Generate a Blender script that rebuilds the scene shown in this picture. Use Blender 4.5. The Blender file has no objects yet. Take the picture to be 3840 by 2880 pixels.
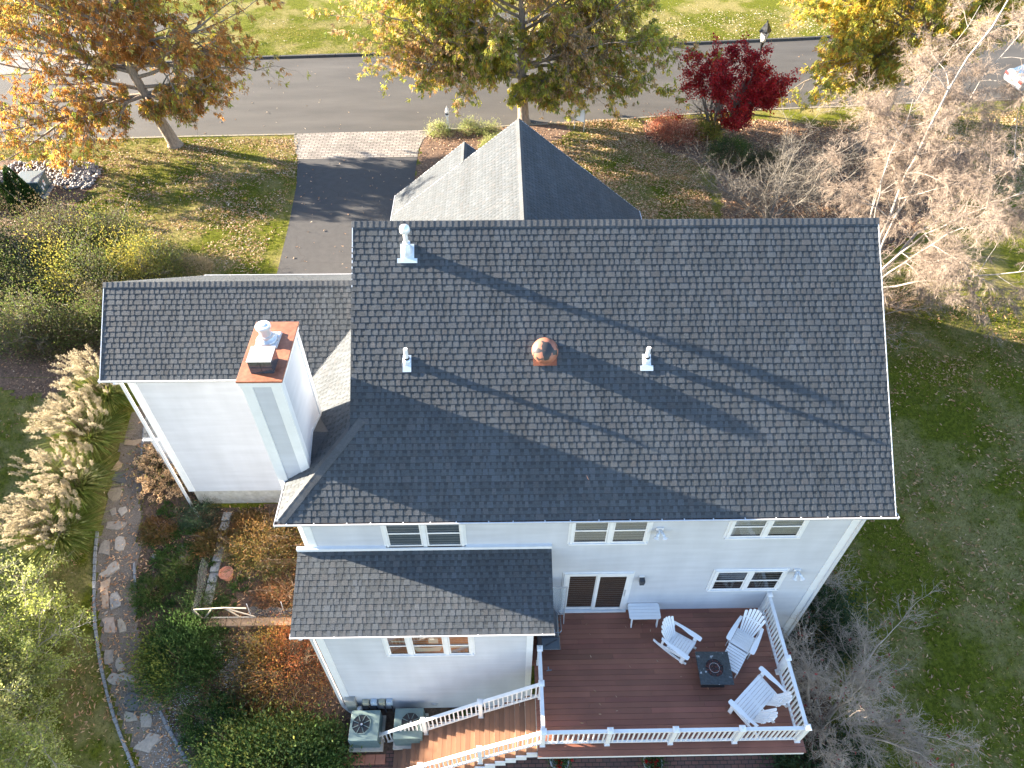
import bpy, math, random
import numpy as np
from mathutils import Vector, Matrix
random.seed(7); RNG=np.random.default_rng(7)
D=bpy.data; SC=bpy.context.scene; COL=SC.collection
# ---------------------------------------------------------------- camera
CAMP=(-1.613,-9.233,19.266); PITCH,YAW,ROLL,FPX=[math.radians(46.64),math.radians(1.2),math.radians(-0.313),2656.2]
def cam_axes():
    f=np.array([math.sin(YAW)*math.cos(PITCH),math.cos(YAW)*math.cos(PITCH),-math.sin(PITCH)])
    r=np.array([math.cos(YAW),-math.sin(YAW),0.0]); d=np.cross(f,r)
    return math.cos(ROLL)*r+math.sin(ROLL)*d, -math.sin(ROLL)*r+math.cos(ROLL)*d, f
RV,DV,FV=cam_axes()
cd=D.cameras.new('camera'); cam=D.objects.new('camera',cd); COL.objects.link(cam)
m=Matrix([[RV[0],-DV[0],-FV[0],CAMP[0]],[RV[1],-DV[1],-FV[1],CAMP[1]],[RV[2],-DV[2],-FV[2],CAMP[2]],[0,0,0,1]])
cam.matrix_world=m; cd.sensor_width=36; cd.lens=FPX/3840*36; cd.clip_end=600; cd.clip_start=.1; SC.camera=cam
# ---------------------------------------------------------------- light
SUN_EL=math.radians(16.0); SX,SY=-0.9615,0.2748     # plan direction towards the sun
w=D.worlds.new('World'); SC.world=w; w.use_nodes=True; nt=w.node_tree
bg=nt.nodes['Background']; sky=nt.nodes.new('ShaderNodeTexSky'); sky.sky_type='NISHITA'; sky.sun_disc=False
sky.sun_elevation=SUN_EL; sky.sun_rotation=math.atan2(SX,SY); sky.altitude=50; sky.dust_density=.3; sky.air_density=1.0; sky.ozone_density=2.0
tint=nt.nodes.new('ShaderNodeVectorMath'); tint.operation='MULTIPLY'; tint.inputs[1].default_value=(1.05,.99,1.0); nt.links.new(sky.outputs[0],tint.inputs[0]); nt.links.new(tint.outputs[0],bg.inputs[0]); bg.inputs[1].default_value=0.075
sl=D.lights.new('sun','SUN'); so=D.objects.new('sun',sl); COL.objects.link(so)
sl.energy=5.0; sl.angle=math.radians(.5); sl.color=(1,.87,.69)
L=Vector((-SX*math.cos(SUN_EL),-SY*math.cos(SUN_EL),-math.sin(SUN_EL)))
so.rotation_euler=L.to_track_quat('-Z','Y').to_euler(); so.location=(-40,10,30)
SC.view_settings.view_transform='Standard'; SC.view_settings.look='None'; SC.view_settings.gamma=1; SC.view_settings.exposure=3.05
try: SC.view_settings.use_curve_mapping=False
except Exception: pass
SC.cycles.max_bounces=6; SC.cycles.diffuse_bounces=3; SC.cycles.transmission_bounces=4; SC.cycles.transparent_max_bounces=8
# ---------------------------------------------------------------- helpers
def g(x,y):                                   # ground height
    return max(-4.3,min(-0.3,-1.6+.256*(y-4.75)))
gv=np.vectorize(g)
def ray(u,v): return FV+RV*(u-1920)/FPX+DV*(v-1440)/FPX
CP=np.array(CAMP)
def G(u,v):                                   # measured point (3840 px photograph) on the ground
    r=ray(u,v); lo,hi=0.,200.
    for _ in range(45):
        md=(lo+hi)/2; X=CP+r*md
        if X[2]>g(X[0],X[1]): lo=md
        else: hi=md
    return CP+r*lo
def PY(u,v,y): r=ray(u,v); return CP+r*(y-CP[1])/r[1]
def tag(o,label=None,cat=None,group=None,kind=None):
    if label: o['label']=label
    if cat: o['category']=cat
    if group: o['group']=group
    if kind: o['kind']=kind
    return o
def thing(name,label,cat,loc=(0,0,0),rz=0,group=None):
    o=D.objects.new(name,None); COL.objects.link(o); o.location=loc; o.rotation_euler=(0,0,rz); o.empty_display_size=.3
    return tag(o,label,cat,group)
def link(name,me,mats,parent=None):
    o=D.objects.new(name,me); COL.objects.link(o)
    for m_ in (mats if isinstance(mats,(list,tuple)) else [mats]): me.materials.append(m_)
    if parent is not None: o.parent=parent
    return o
def npmesh(name,V,Fq,col=None,smooth=False,midx=None):
    """V (n,3), Fq (m,k) constant face size; col (n,3) point colours"""
    V=np.asarray(V,dtype=np.float32); Fq=np.asarray(Fq,dtype=np.int32); k=Fq.shape[1]
    me=D.meshes.new(name); me.vertices.add(len(V)); me.vertices.foreach_set('co',V.ravel())
    me.loops.add(Fq.size); me.loops.foreach_set('vertex_index',Fq.ravel())
    me.polygons.add(len(Fq)); me.polygons.foreach_set('loop_start',np.arange(0,Fq.size,k,dtype=np.int32))
    try: me.polygons.foreach_set('loop_total',np.full(len(Fq),k,dtype=np.int32))
    except Exception: pass
    me.polygons.foreach_set('use_smooth',np.full(len(Fq),bool(smooth)))
    if midx is not None: me.polygons.foreach_set('material_index',np.asarray(midx,dtype=np.int32))
    if col is not None:
        a=me.attributes.new('Col','FLOAT_COLOR','POINT'); c=np.ones((len(V),4),dtype=np.float32); c[:,:3]=col; a.data.foreach_set('color',c.ravel())
    me.update(calc_edges=True); return me
class MB:
    def __init__(s): s.v=[]; s.f=[]; s.m=[]; s.c=[]; s.cur=(1,1,1); s.mi=0; s.sm=False
    def pts(s,vs,fs):
        b=len(s.v); s.v+= [tuple(p) for p in vs]; s.c+=[s.cur]*len(vs)
        for f in fs: s.f.append(tuple(b+i for i in f)); s.m.append(s.mi)
        return s
    def box(s,a,b,rz=0,piv=None):
        x0,x1=sorted((a[0],b[0])); y0,y1=sorted((a[1],b[1])); z0,z1=sorted((a[2],b[2]))
        vs=[(x0,y0,z0),(x1,y0,z0),(x1,y1,z0),(x0,y1,z0),(x0,y0,z1),(x1,y0,z1),(x1,y1,z1),(x0,y1,z1)]
        if rz:
            px,py=piv or ((x0+x1)/2,(y0+y1)/2); c,n=math.cos(rz),math.sin(rz)
            vs=[(px+(x-px)*c-(y-py)*n,py+(x-px)*n+(y-py)*c,z) for x,y,z in vs]
        return s.pts(vs,[(0,3,2,1),(4,5,6,7),(0,1,5,4),(1,2,6,5),(2,3,7,6),(3,0,4,7)])
    def hexa(s,bot,top): return s.pts(list(bot)+list(top),[(0,3,2,1),(4,5,6,7),(0,1,5,4),(1,2,6,5),(2,3,7,6),(3,0,4,7)])
    def bar(s,p,q,w_,h_,up=(0,0,1)):
        p=Vector(p); q=Vector(q); d=(q-p).normalized(); u=Vector(up)
        if abs(d.dot(u))>.98: u=Vector((0,1,0))
        r=d.cross(u).normalized()*w_/2; t=r.normalized().cross(d).normalized()*h_/2
        return s.hexa([p-r-t,p+r-t,q+r-t,q-r-t],[p-r+t,p+r+t,q+r+t,q-r+t])
    def prism(s,poly,z0,z1,tf=None):
        n=len(poly); vs=[(x,y,z0) for x,y in poly]+[(x,y,z1) for x,y in poly]
        if tf: vs=[tf(p) for p in vs]
        fs=[tuple(range(n-1,-1,-1)),tuple(range(n,2*n))]+[(i,(i+1)%n,n+(i+1)%n,n+i) for i in range(n)]
        return s.pts(vs,fs)
    def tube(s,pts,rad,n=8,cap=True):
        pts=[Vector(p) for p in pts]; rad=rad if hasattr(rad,'__len__') else [rad]*len(pts); b=[]; ref=None
        for i,p in enumerate(pts):
            d=(pts[min(i+1,len(pts)-1)]-pts[max(i-1,0)]).normalized()
            if ref is None: ref=d.orthogonal().normalized()
            ref=(ref-d*ref.dot(d)).normalized(); bi=d.cross(ref)
            b+=[p+(ref*math.cos(2*math.pi*k/n)+bi*math.sin(2*math.pi*k/n))*rad[i] for k in range(n)]
        fs=[(i*n+k,i*n+(k+1)%n,(i+1)*n+(k+1)%n,(i+1)*n+k) for i in range(len(pts)-1) for k in range(n)]
        if cap: fs+=[tuple(range(n-1,-1,-1)),tuple(range((len(pts)-1)*n,len(pts)*n))]
        return s.pts(b,fs)
    def lathe(s,prof,c,n=16,ax=None):
        vs=[]
        for r,z in prof: vs+=[(c[0]+r*math.cos(2*math.pi*k/n),c[1]+r*math.sin(2*math.pi*k/n),c[2]+z) for k in range(n)]
        fs=[(i*n+k,i*n+(k+1)%n,(i+1)*n+(k+1)%n,(i+1)*n+k) for i in range(len(prof)-1) for k in range(n)]
        fs+=[tuple(range(n-1,-1,-1)),tuple(range((len(prof)-1)*n,len(prof)*n))]
        return s.pts(vs,fs)
    def build(s,name,mats,parent=None,smooth=False,bevel=0,col=False):
        me=D.meshes.new(name); me.from_pydata(s.v,[],s.f); me.polygons.foreach_set('material_index',s.m)
        if smooth: me.polygons.foreach_set('use_smooth',[True]*len(s.f))
        if col:
            a=me.attributes.new('Col','FLOAT_COLOR','POINT'); c=np.ones((len(s.v),4),dtype=np.float32); c[:,:3]=np.array(s.c); a.data.foreach_set('color',c.ravel())
        me.update(); o=link(name,me,mats,parent)
        if bevel:
            b=o.modifiers.new('bevel','BEVEL'); b.width=bevel; b.segments=2; b.limit_method='ANGLE'
        return o
# ---------------------------------------------------------------- materials
def mat(name,col=(.5,.5,.5),rough=.6,var=0,scale=3,bump=0,bscale=40,metal=0,col2=None,attr=False,trans=0,spec=.5,detail=6,mix=None,stretch=None,bdist=.02):
    M=D.materials.new(name); M.use_nodes=True; nt=M.node_tree; N=nt.nodes; P=N['Principled BSDF']; Lk=nt.links.new
    P.inputs['Roughness'].default_value=rough; P.inputs['Metallic'].default_value=metal
    P.inputs['Specular IOR Level'].default_value=spec; P.inputs['Base Color'].default_value=(*col,1)
    tc=N.new('ShaderNodeTexCoord'); out=tc.outputs['Object']
    if stretch:
        mp=N.new('ShaderNodeMapping'); mp.inputs['Scale'].default_value=stretch; Lk(out,mp.inputs[0]); out=mp.outputs[0]
    src=None
    if attr:
        at=N.new('ShaderNodeAttribute'); at.attribute_name='Col'; src=at.outputs['Color']
    if var or col2:
        nz=N.new('ShaderNodeTexNoise'); nz.inputs['Scale'].default_value=scale; nz.inputs['Detail'].default_value=detail; nz.inputs['Roughness'].default_value=.65; Lk(out,nz.inputs['Vector'])
        if col2:
            rp=N.new('ShaderNodeValToRGB'); rp.color_ramp.elements[0].position=mix[0] if mix else .38; rp.color_ramp.elements[1].position=mix[1] if mix else .62
            rp.color_ramp.elements[0].color=(*col,1); rp.color_ramp.elements[1].color=(*col2,1); Lk(nz.outputs[0],rp.inputs[0]); src=rp.outputs[0]
        if var:
            mr=N.new('ShaderNodeMapRange'); mr.inputs['From Min'].default_value=.3; mr.inputs['From Max'].default_value=.7; mr.inputs['To Min'].default_value=1-var; mr.inputs['To Max'].default_value=1+var
            nz2=N.new('ShaderNodeTexNoise'); nz2.inputs['Scale'].default_value=scale*2.7; nz2.inputs['Detail'].default_value=detail; Lk(out,nz2.inputs['Vector']); Lk(nz2.outputs[0],mr.inputs[0])
            mx=N.new('ShaderNodeVectorMath'); mx.operation='SCALE'
            if src is None: mx.inputs[0].default_value=col
            else: Lk(src,mx.inputs[0])
            Lk(mr.outputs[0],mx.inputs['Scale']); src=mx.outputs[0]
    if src is not None: Lk(src,P.inputs['Base Color'])
    if bump:
        nb=N.new('ShaderNodeTexNoise'); nb.inputs['Scale'].default_value=bscale; nb.inputs['Detail'].default_value=5; Lk(out,nb.inputs['Vector'])
        bp=N.new('ShaderNodeBump'); bp.inputs['Strength'].default_value=bump; bp.inputs['Distance'].default_value=bdist; Lk(nb.outputs[0],bp.inputs['Height']); Lk(bp.outputs[0],P.inputs['Normal'])
    if trans:
        tr=N.new('ShaderNodeBsdfTranslucent'); ms=N.new('ShaderNodeMixShader'); ms.inputs[0].default_value=trans
        if src is not None: Lk(src,tr.inputs[0])
        else: tr.inputs[0].default_value=(*col,1)
        Lk(P.outputs[0],ms.inputs[1]); Lk(tr.outputs[0],ms.inputs[2]); Lk(ms.outputs[0],N['Material Output'].inputs[0])
    return M
M={}
M['leaf']=mat('leaf',attr=True,rough=.5,trans=.5,spec=.4)
M['dogtwig']=mat('dogwood_twig',(.36,.29,.23),.8,var=.3,scale=3)
M['grass']=mat('grass_blade',attr=True,rough=.8,trans=.35,spec=.08)
M['paletwig']=mat('pale_twig',(.36,.31,.23),.8,var=.3,scale=3)
M['dryleaf']=mat('dry_leaf',attr=True,rough=.6,trans=.15,spec=.4)
M['shingle']=mat('asphalt_shingle',attr=True,rough=.8,var=.14,scale=11,bump=1,bscale=190,spec=.35,detail=8,bdist=.006)
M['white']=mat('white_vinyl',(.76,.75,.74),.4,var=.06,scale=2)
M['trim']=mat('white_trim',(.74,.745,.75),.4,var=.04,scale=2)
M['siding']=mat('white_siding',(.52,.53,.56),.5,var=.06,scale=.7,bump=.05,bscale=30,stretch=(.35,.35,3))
M['gutter']=mat('gutter_metal',(.60,.60,.61),.3,var=.06,scale=5)
M['debris']=mat('gutter_debris',(.05,.035,.03),.9,var=.5,scale=20,col2=(.22,.11,.06),mix=(.5,.7))
M['rust']=mat('rusty_steel',(.24,.075,.035),.6,var=.18,scale=4,col2=(.34,.12,.06),bump=.1)
M['steel']=mat('stainless_steel',(.30,.32,.36),.25,metal=1,var=.08,scale=6)
M['galv']=mat('galvanized',(.6,.62,.64),.42,metal=.5,var=.12,scale=8)
M['lead']=mat('light_flashing',(.66,.72,.78),.4,metal=.3,var=.06)
M['concrete']=mat('concrete',(.45,.43,.38),.85,var=.15,scale=2.5,col2=(.34,.31,.25),bump=.3,mix=(.45,.75))
M['asphalt']=mat('street_asphalt',(.058,.052,.045),.8,col2=(.068,.061,.053),mix=(.35,.65),var=.10,scale=.7,bump=.35,bscale=90,stretch=(.25,1,1),spec=.45)
M['glass']=mat('window_glass',(.035,.04,.045),.04,spec=.9)
M['bark']=mat('grey_bark',(.26,.21,.16),.9,var=.35,scale=6,bump=1,bscale=22,stretch=(1,1,.25))
M['birch']=mat('birch_bark',(.29,.26,.23),.7,col2=(.32,.26,.22),mix=(.58,.66),scale=5,bump=.3,bscale=30,stretch=(1,1,2.5))
M['twig']=mat('twig',(.20,.14,.10),.8,var=.3,scale=3)
M['twiggrey']=mat('grey_twig',(.17,.15,.125),.8,var=.3,scale=3)
M['twigbirch']=mat('birch_twig',(.265,.205,.16),.8,var=.35,scale=3)
M['stem']=mat('stem',(.13,.09,.05),.85,var=.3,scale=4)
M['deck']=mat('composite_deck_board',(.105,.052,.042),.55,attr=True,bump=.12,bscale=60,stretch=(.3,3,3))
M['stair']=mat('stair_tread',(.24,.125,.075),.55,attr=True,bump=.1,bscale=60)
M['stone']=mat('flagstone',(.36,.33,.3),.85,attr=True,var=.16,scale=5,bump=.5,bscale=14)
M['cobble']=mat('granite_cobble',(.22,.225,.235),.8,var=.2,scale=8,bump=.4,bscale=30)
M['black']=mat('black_metal',(.02,.022,.025),.4)
M['dkgrey']=mat('dark_grey_plastic',(.05,.055,.065),.45,var=.1)
M['poly']=mat('white_poly_lumber',(.86,.845,.83),.42,var=.02,scale=3)
M['mulch']=mat('mulch',(.085,.048,.028),.95,col2=(.17,.10,.06),scale=9,var=.4,bump=1,bscale=50)
M['soil']=mat('garden_soil',(.075,.048,.033),.95,col2=(.14,.09,.06),scale=6,var=.35,bump=1,bscale=45)
M['gravelpath']=mat('path_gravel',(.13,.10,.075),.95,col2=(.23,.19,.155),scale=28,var=.35,bump=.8,bscale=60)
M['terracotta']=mat('terracotta',(.48,.2,.12),.7,var=.1)

def fade(M_,sc,lo,hi,stretch=(1,1,1)):            # slow uneven fading over a whole surface
    nt=M_.node_tree; N=nt.nodes; P=N['Principled BSDF']; src=P.inputs['Base Color'].links[0].from_socket; tc=N.new('ShaderNodeTexCoord'); mp=N.new('ShaderNodeMapping'); mp.inputs['Scale'].default_value=stretch
    nz=N.new('ShaderNodeTexNoise'); nz.inputs['Scale'].default_value=sc; nz.inputs['Detail'].default_value=5; mr=N.new('ShaderNodeMapRange'); mr.inputs['From Min'].default_value=.32; mr.inputs['From Max'].default_value=.68; mr.inputs['To Min'].default_value=lo; mr.inputs['To Max'].default_value=hi
    mx=N.new('ShaderNodeVectorMath'); mx.operation='SCALE'; L_=nt.links.new; L_(tc.outputs['Object'],mp.inputs[0]); L_(mp.outputs[0],nz.inputs['Vector']); L_(nz.outputs[0],mr.inputs[0]); L_(src,mx.inputs[0]); L_(mr.outputs[0],mx.inputs['Scale']); L_(mx.outputs[0],P.inputs['Base Color'])
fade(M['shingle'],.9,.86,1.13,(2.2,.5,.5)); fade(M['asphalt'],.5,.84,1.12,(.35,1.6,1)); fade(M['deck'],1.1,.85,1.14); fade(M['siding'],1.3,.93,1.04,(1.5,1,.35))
# ================================================================ SETTING
def brick_mat(name,c1,c2,mortar,sx,sy,ms=.012,bump=.5,off=.5):
    M_=mat(name,c1,.85); nt=M_.node_tree; N=nt.nodes; P=N['Principled BSDF']; Lk=nt.links.new
    tc=N.new('ShaderNodeTexCoord'); b=N.new('ShaderNodeTexBrick'); b.offset=off
    for k,v in (('Color1',(*c1,1)),('Color2',(*c2,1)),('Mortar',(*mortar,1)),('Scale',1),('Mortar Size',ms),('Brick Width',sx),('Row Height',sy),('Mortar Smooth',.3),('Bias',0)): b.inputs[k].default_value=v
    Lk(tc.outputs['Object'],b.inputs['Vector'])
    nz=N.new('ShaderNodeTexNoise'); nz.inputs['Scale'].default_value=1.3; nz.inputs['Detail'].default_value=8; Lk(tc.outputs['Object'],nz.inputs['Vector'])
    mr=N.new('ShaderNodeMapRange'); mr.inputs['From Min'].default_value=.3; mr.inputs['From Max'].default_value=.7; mr.inputs['To Min'].default_value=.72; mr.inputs['To Max'].default_value=1.25; Lk(nz.outputs[0],mr.inputs[0])
    mx=N.new('ShaderNodeVectorMath'); mx.operation='SCALE'; Lk(b.outputs['Color'],mx.inputs[0]); Lk(mr.outputs[0],mx.inputs['Scale']); Lk(mx.outputs[0],P.inputs['Base Color'])
    bp=N.new('ShaderNodeBump'); bp.invert=True; bp.inputs['Strength'].default_value=bump; bp.inputs['Distance'].default_value=.01; Lk(b.outputs['Fac'],bp.inputs['Height']); Lk(bp.outputs[0],P.inputs['Normal'])
    return M_
M['apron']=brick_mat('pale_pavers',(.29,.255,.22),(.20,.175,.15),(.06,.05,.042),.36,.18,.022)
M['patio']=brick_mat('brick_pavers',(.17,.075,.055),(.11,.06,.05),(.03,.025,.02),.21,.105,.012)
# lawn: green blades with straw patches
def lawn_mat():
    M_=mat('lawn',(.1,.15,.03),.9); nt=M_.node_tree; N=nt.nodes; P=N['Principled BSDF']; Lk=nt.links.new
    tc=N.new('ShaderNodeTexCoord'); o=tc.outputs['Object']
    def noise(s,d=6,r=.6):
        n=N.new('ShaderNodeTexNoise'); n.inputs['Scale'].default_value=s; n.inputs['Detail'].default_value=d; n.inputs['Roughness'].default_value=r; Lk(o,n.inputs['Vector']); return n.outputs[0]
    def ramp(f,a,b,ca,cb):
        r=N.new('ShaderNodeValToRGB'); r.color_ramp.elements[0].position=a; r.color_ramp.elements[1].position=b; r.color_ramp.elements[0].color=(*ca,1); r.color_ramp.elements[1].color=(*cb,1); Lk(f,r.inputs[0]); return r.outputs[0]
    big=ramp(noise(.38,7,.66),.46,.58,(0,0,0),(1,1,1)); fine=noise(9,8,.7)
    gr=ramp(fine,.35,.68,(.052,.062,.008),(.165,.17,.018)); st=ramp(noise(12,8,.7),.32,.7,(.13,.115,.04),(.30,.25,.095))
    mx=N.new('ShaderNodeMix'); mx.data_type='RGBA'; Lk(big,mx.inputs[0]); Lk(gr,mx.inputs[6]); Lk(st,mx.inputs[7]); Lk(mx.outputs[2],P.inputs['Base Color'])
    bp=N.new('ShaderNodeBump'); bp.inputs['Strength'].default_value=.9; bp.inputs['Distance'].default_value=.035; Lk(noise(38,4,.7),bp.inputs['Height']); Lk(bp.outputs[0],P.inputs['Normal'])
    P.inputs['Specular IOR Level'].default_value=.05
    return M_
M['lawn']=lawn_mat()
xs=np.concatenate([np.linspace(-170,-41,14),np.arange(-40,45,1.0),np.linspace(46,170,13)])
ys=np.concatenate([np.linspace(-60,-13,10),[-12,-11,-10,-9,-8,-7,-6.5,-6,-5.796],np.arange(-5,9.5,1.0),[9.828],np.arange(10,60,1.5),np.linspace(62,260,18)])
XX,YY=np.meshgrid(xs,ys); ZZ=gv(XX,YY); nx,ny=len(xs),len(ys)
# gentle rise beyond the street
ZZ=ZZ+np.clip((YY-46)*.02,0,2.5)
idx=(np.arange(ny-1)[:,None]*nx+np.arange(nx-1)[None,:]).ravel()
me=npmesh('ground',np.stack([XX.ravel(),YY.ravel(),ZZ.ravel()],1),np.stack([idx,idx+1,idx+nx+1,idx+nx],1))
tag(link('ground',me,M['lawn']),kind='structure')
def pip(px,py,poly):
    ins=np.zeros(px.shape,bool); n=len(poly)
    for i in range(n):
        x0,y0=poly[i]; x1,y1=poly[(i+1)%n]
        if y0==y1: continue
        c=((y0>py)!=(y1>py))&(px<(x1-x0)*(py-y0)/(y1-y0)+x0); ins^=c
    return ins
def sheet(name,poly,m_,dz,cell=.12,rough=.0,kind='structure',label=None):
    p=np.array(poly); x=np.arange(p[:,0].min()-.3,p[:,0].max()+.3,cell); y=np.arange(p[:,1].min()-.3,p[:,1].max()+.3,cell)
    X,Y=np.meshgrid(x,y); cx=X[:-1,:-1]+cell/2; cy=Y[:-1,:-1]+cell/2
    if rough: 
        ox=rough*np.sin(cx*3.1+cy*5.3)+rough*.6*np.sin(cx*9.7-cy*7.1)+rough*RNG.uniform(-.8,.8,cx.shape); oy=rough*np.sin(cx*4.3-cy*3.7+1)+rough*RNG.uniform(-.8,.8,cx.shape)
    else: ox=oy=0
    ins=pip(cx+ox,cy+oy,poly); Z=gv(X,Y)+dz; nX=X.shape[1]
    ii=(np.arange(X.shape[0]-1)[:,None]*nX+np.arange(nX-1)[None,:])[ins]
    F=np.stack([ii,ii+1,ii+nX+1,ii+nX],1); used,inv=np.unique(F,return_inverse=True)
    V=np.stack([X.ravel(),Y.ravel(),Z.ravel()],1)[used]
    return tag(link(name,npmesh(name,V,inv.reshape(F.shape)),m_),label,kind=kind)
def flat(name,poly,z,m_):
    b=MB(); b.pts([(x,y,z) for x,y in poly],[tuple(range(len(poly)))]); o=b.build(name,m_); return tag(o,kind='structure')
NEAR=[(-75,27.0),(-40,27.9),(-29.5,28.28),(-19.4,28.77),(-13.2,28.98),(-6.1,29.29),(-2,29.75),(1.1,30.1),(4,30.4),(9.5,31.2),(14,31.75),(18.6,32.1),(23,32.5),(30.7,33.0),(60,34.5),(90,36)]
FAR=[(-75,33.2),(-40,36.0),(-33,36.8),(-25,38.3),(-18,39.2),(-10.7,39.7),(0,40.5),(11.4,41.4),(18.7,42.1),(22.8,42.6),(29,43.2),(60,46),(90,48)]
STREET=NEAR+FAR[::-1]
flat('street',STREET,-.286,M['asphalt'])
DRIVE=[(-12.55,26.12),(-6.08,26.28),(-6.08,12.4),(-11.5,12.4),(-11.57,16.3),(-11.8,20.1),(-12.1,23.5)]
M['drive']=mat('driveway_asphalt',(.046,.043,.042),.85,var=.14,scale=1.2,bump=.5,bscale=70)
def crackify(M_):                      # thin wandering cracks in old asphalt
    nt=M_.node_tree; N=nt.nodes; P=N['Principled BSDF']; Lk=nt.links.new; src=P.inputs['Base Color'].links[0].from_socket
    tc=N.new('ShaderNodeTexCoord'); nz=N.new('ShaderNodeTexNoise'); nz.inputs['Scale'].default_value=.8; Lk(tc.outputs['Object'],nz.inputs['Vector'])
    ad=N.new('ShaderNodeVectorMath'); ad.operation='ADD'; Lk(tc.outputs['Object'],ad.inputs[0]); sc=N.new('ShaderNodeVectorMath'); sc.operation='SCALE'; sc.inputs['Scale'].default_value=1.2; Lk(nz.outputs['Color'],sc.inputs[0]); Lk(sc.outputs[0],ad.inputs[1])
    vo=N.new('ShaderNodeTexVoronoi'); vo.feature='DISTANCE_TO_EDGE'; vo.inputs['Scale'].default_value=.34; Lk(ad.outputs[0],vo.inputs['Vector'])
    lt=N.new('ShaderNodeMath'); lt.operation='LESS_THAN'; lt.inputs[1].default_value=.0045; Lk(vo.outputs['Distance'],lt.inputs[0])
    mx=N.new('ShaderNodeMix'); mx.data_type='RGBA'; Lk(lt.outputs[0],mx.inputs[0]); Lk(src,mx.inputs[6]); mx.inputs[7].default_value=(.035,.03,.028,1); Lk(mx.outputs[2],P.inputs['Base Color'])
crackify(M['drive'])
flat('driveway',DRIVE,-.288,M['drive'])
APRON=[(-13.15,28.98),(-6.1,29.29),(-5.35,29.33),(-5.9,28.2),(-6.08,27.2),(-6.08,26.285),(-12.55,26.125),(-12.75,27.0),(-12.95,28.2)]
flat('driveway_apron',APRON,-.284,M['apron'])
flat('apron_border',[(-12.95,28.95),(-13.3,28.97),(-13.1,28.0),(-12.72,26.6),(-12.45,26.65),(-12.8,28.0)],-.280,M['apron'])
flat('neighbour_apron',[(-3.6,40.25),(2.6,40.75),(2.6,44.3),(-3.6,44.3)],-.27,M['apron']); flat('neighbour_driveway',[(-3.6,44.3),(2.6,44.3),(2.6,49),(9,62),(-3.6,62)],-.268,M['asphalt'])
flat('neighbour_apron',[(-37,36.4),(-27.5,37.9),(-28,41),(-38,40)],-.27,M['apron']); flat('neighbour_driveway',[(-38,40),(-28,41),(-24.5,46),(-24.5,60),(-40,60)],-.268,M['asphalt'])
# far kerb, rolled asphalt
b=MB()
for (x0,y0),(x1,y1) in zip(FAR[:-1],FAR[1:]):
    n=max(1,int((x1-x0)/1.8))
    for i in range(n):
        a=i/n; c=(i+1)/n-.012/ max(1,(x1-x0)); xa,ya,xb,yb=x0+(x1-x0)*a,y0+(y1-y0)*a,x0+(x1-x0)*c,y0+(y1-y0)*c
        if -3.6<(xa+xb)/2<2.6 or -37<(xa+xb)/2<-27.5: continue
        b.hexa([(xa,ya-.02,-.3),(xb,yb-.02,-.3),(xb,yb+.30,-.3),(xa,ya+.30,-.3)],[(xa,ya+.07,-.15),(xb,yb+.07,-.15),(xb,yb+.27,-.14),(xa,ya+.27,-.14)])
M['kerb']=mat('kerb_asphalt',(.05,.048,.045),.9,var=.25,scale=3,bump=.4)
tag(b.build('kerb',M['kerb'],bevel=.03),kind='structure')
b=MB()
for (x0,y0),(x1,y1) in zip(NEAR[:-1],NEAR[1:]):
    if x0>-13.3 and x1<-5.9: continue
    b.hexa([(x0,y0-.16,-.3),(x1,y1-.16,-.3),(x1,y1,-.3),(x0,y0,-.3)],[(x0,y0-.14,-.265),(x1,y1-.14,-.265),(x1,y1-.03,-.265),(x0,y0-.03,-.265)])
tag(b.build('kerb_strip',mat('kerb_strip',(.25,.22,.17),.9,var=.2,scale=5)),kind='structure')
def GV(*q): return [tuple(G(a*1.736,c*1.736)[:2]) for a,c in q]
FRONTBED=[(-6.05,28.3),(-5.3,29.2),(-2,29.65),(1.1,30.0),(2.2,29.9),(2.6,29.3),(1.8,28.2),(0,27),(-2.6,25.6),(-4.4,22.8),(-6.05,19.5)]
sheet('front_mulch_bed',FRONTBED,M['mulch'],.006,rough=.1)
RIGHTBED=GV((1385,262),(1395,300),(1440,330),(1500,345),(1545,380),(1560,430),(1555,480),(1560,560),(1800,600),(1960,520),(2090,400),(2100,330),(1960,300),(1700,262),(1560,255))
sheet('shrub_mulch_bed',RIGHTBED,M['mulch'],.006,rough=.12)
SIDEBED=[(7.0,12.8),(11,13.6),(11.6,12.2),(9.2,10.6),(8.3,8.0),(8.0,3.5),(8.4,-4.5),(7.0,-6),(6.9,0)]
sheet('side_mulch_bed',SIDEBED,M['mulch'],.007,rough=.08)
LEFTBED=[(-30,26.2),(-23.6,26.0),(-22.3,24.5),(-22.6,21.5),(-18.5,18.5),(-17.6,15),(-15.6,11),(-16.4,9.6),(-18.9,9.0),(-22.5,9.5),(-27,13),(-31,20)]
sheet('hedge_mulch_bed',LEFTBED,M['mulch'],.006,rough=.15)
PL=[(-15.2,9.2)]+[(-15.45,7.4),(-15.42,6.4),(-15.38,5.2),(-15.36,3.75),(-15.16,2.68),(-14.76,1.37),(-14.28,.27),(-13.74,-.79),(-13.13,-1.8),(-12.38,-2.88),(-11.4,-4.2)]
PR=[(-13.6,9.2),(-14.35,7.0),(-14.32,5.34),(-13.95,3.5),(-13.7,2.07),(-13.21,.52),(-12.87,-.28),(-12.26,-1.06),(-11.54,-2.06),(-10.84,-2.79),(-9.8,-4.2)]
sheet('garden_soil',[(-15.4,9.5),(-12.1,9.5),(-12.1,4.7),(-6.4,4.7),(-6.4,-1.5),(-4,-1.5),(.5,-1.5),(.5,-2.1),(-6.2,-3.1),(-6.5,-4.6),(-10,-4.6)]+PR[::-1][:-1],M['soil'],.005,rough=.05)
sheet('garden_path',PL+PR[::-1],M['gravelpath'],.012,rough=.04)
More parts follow.
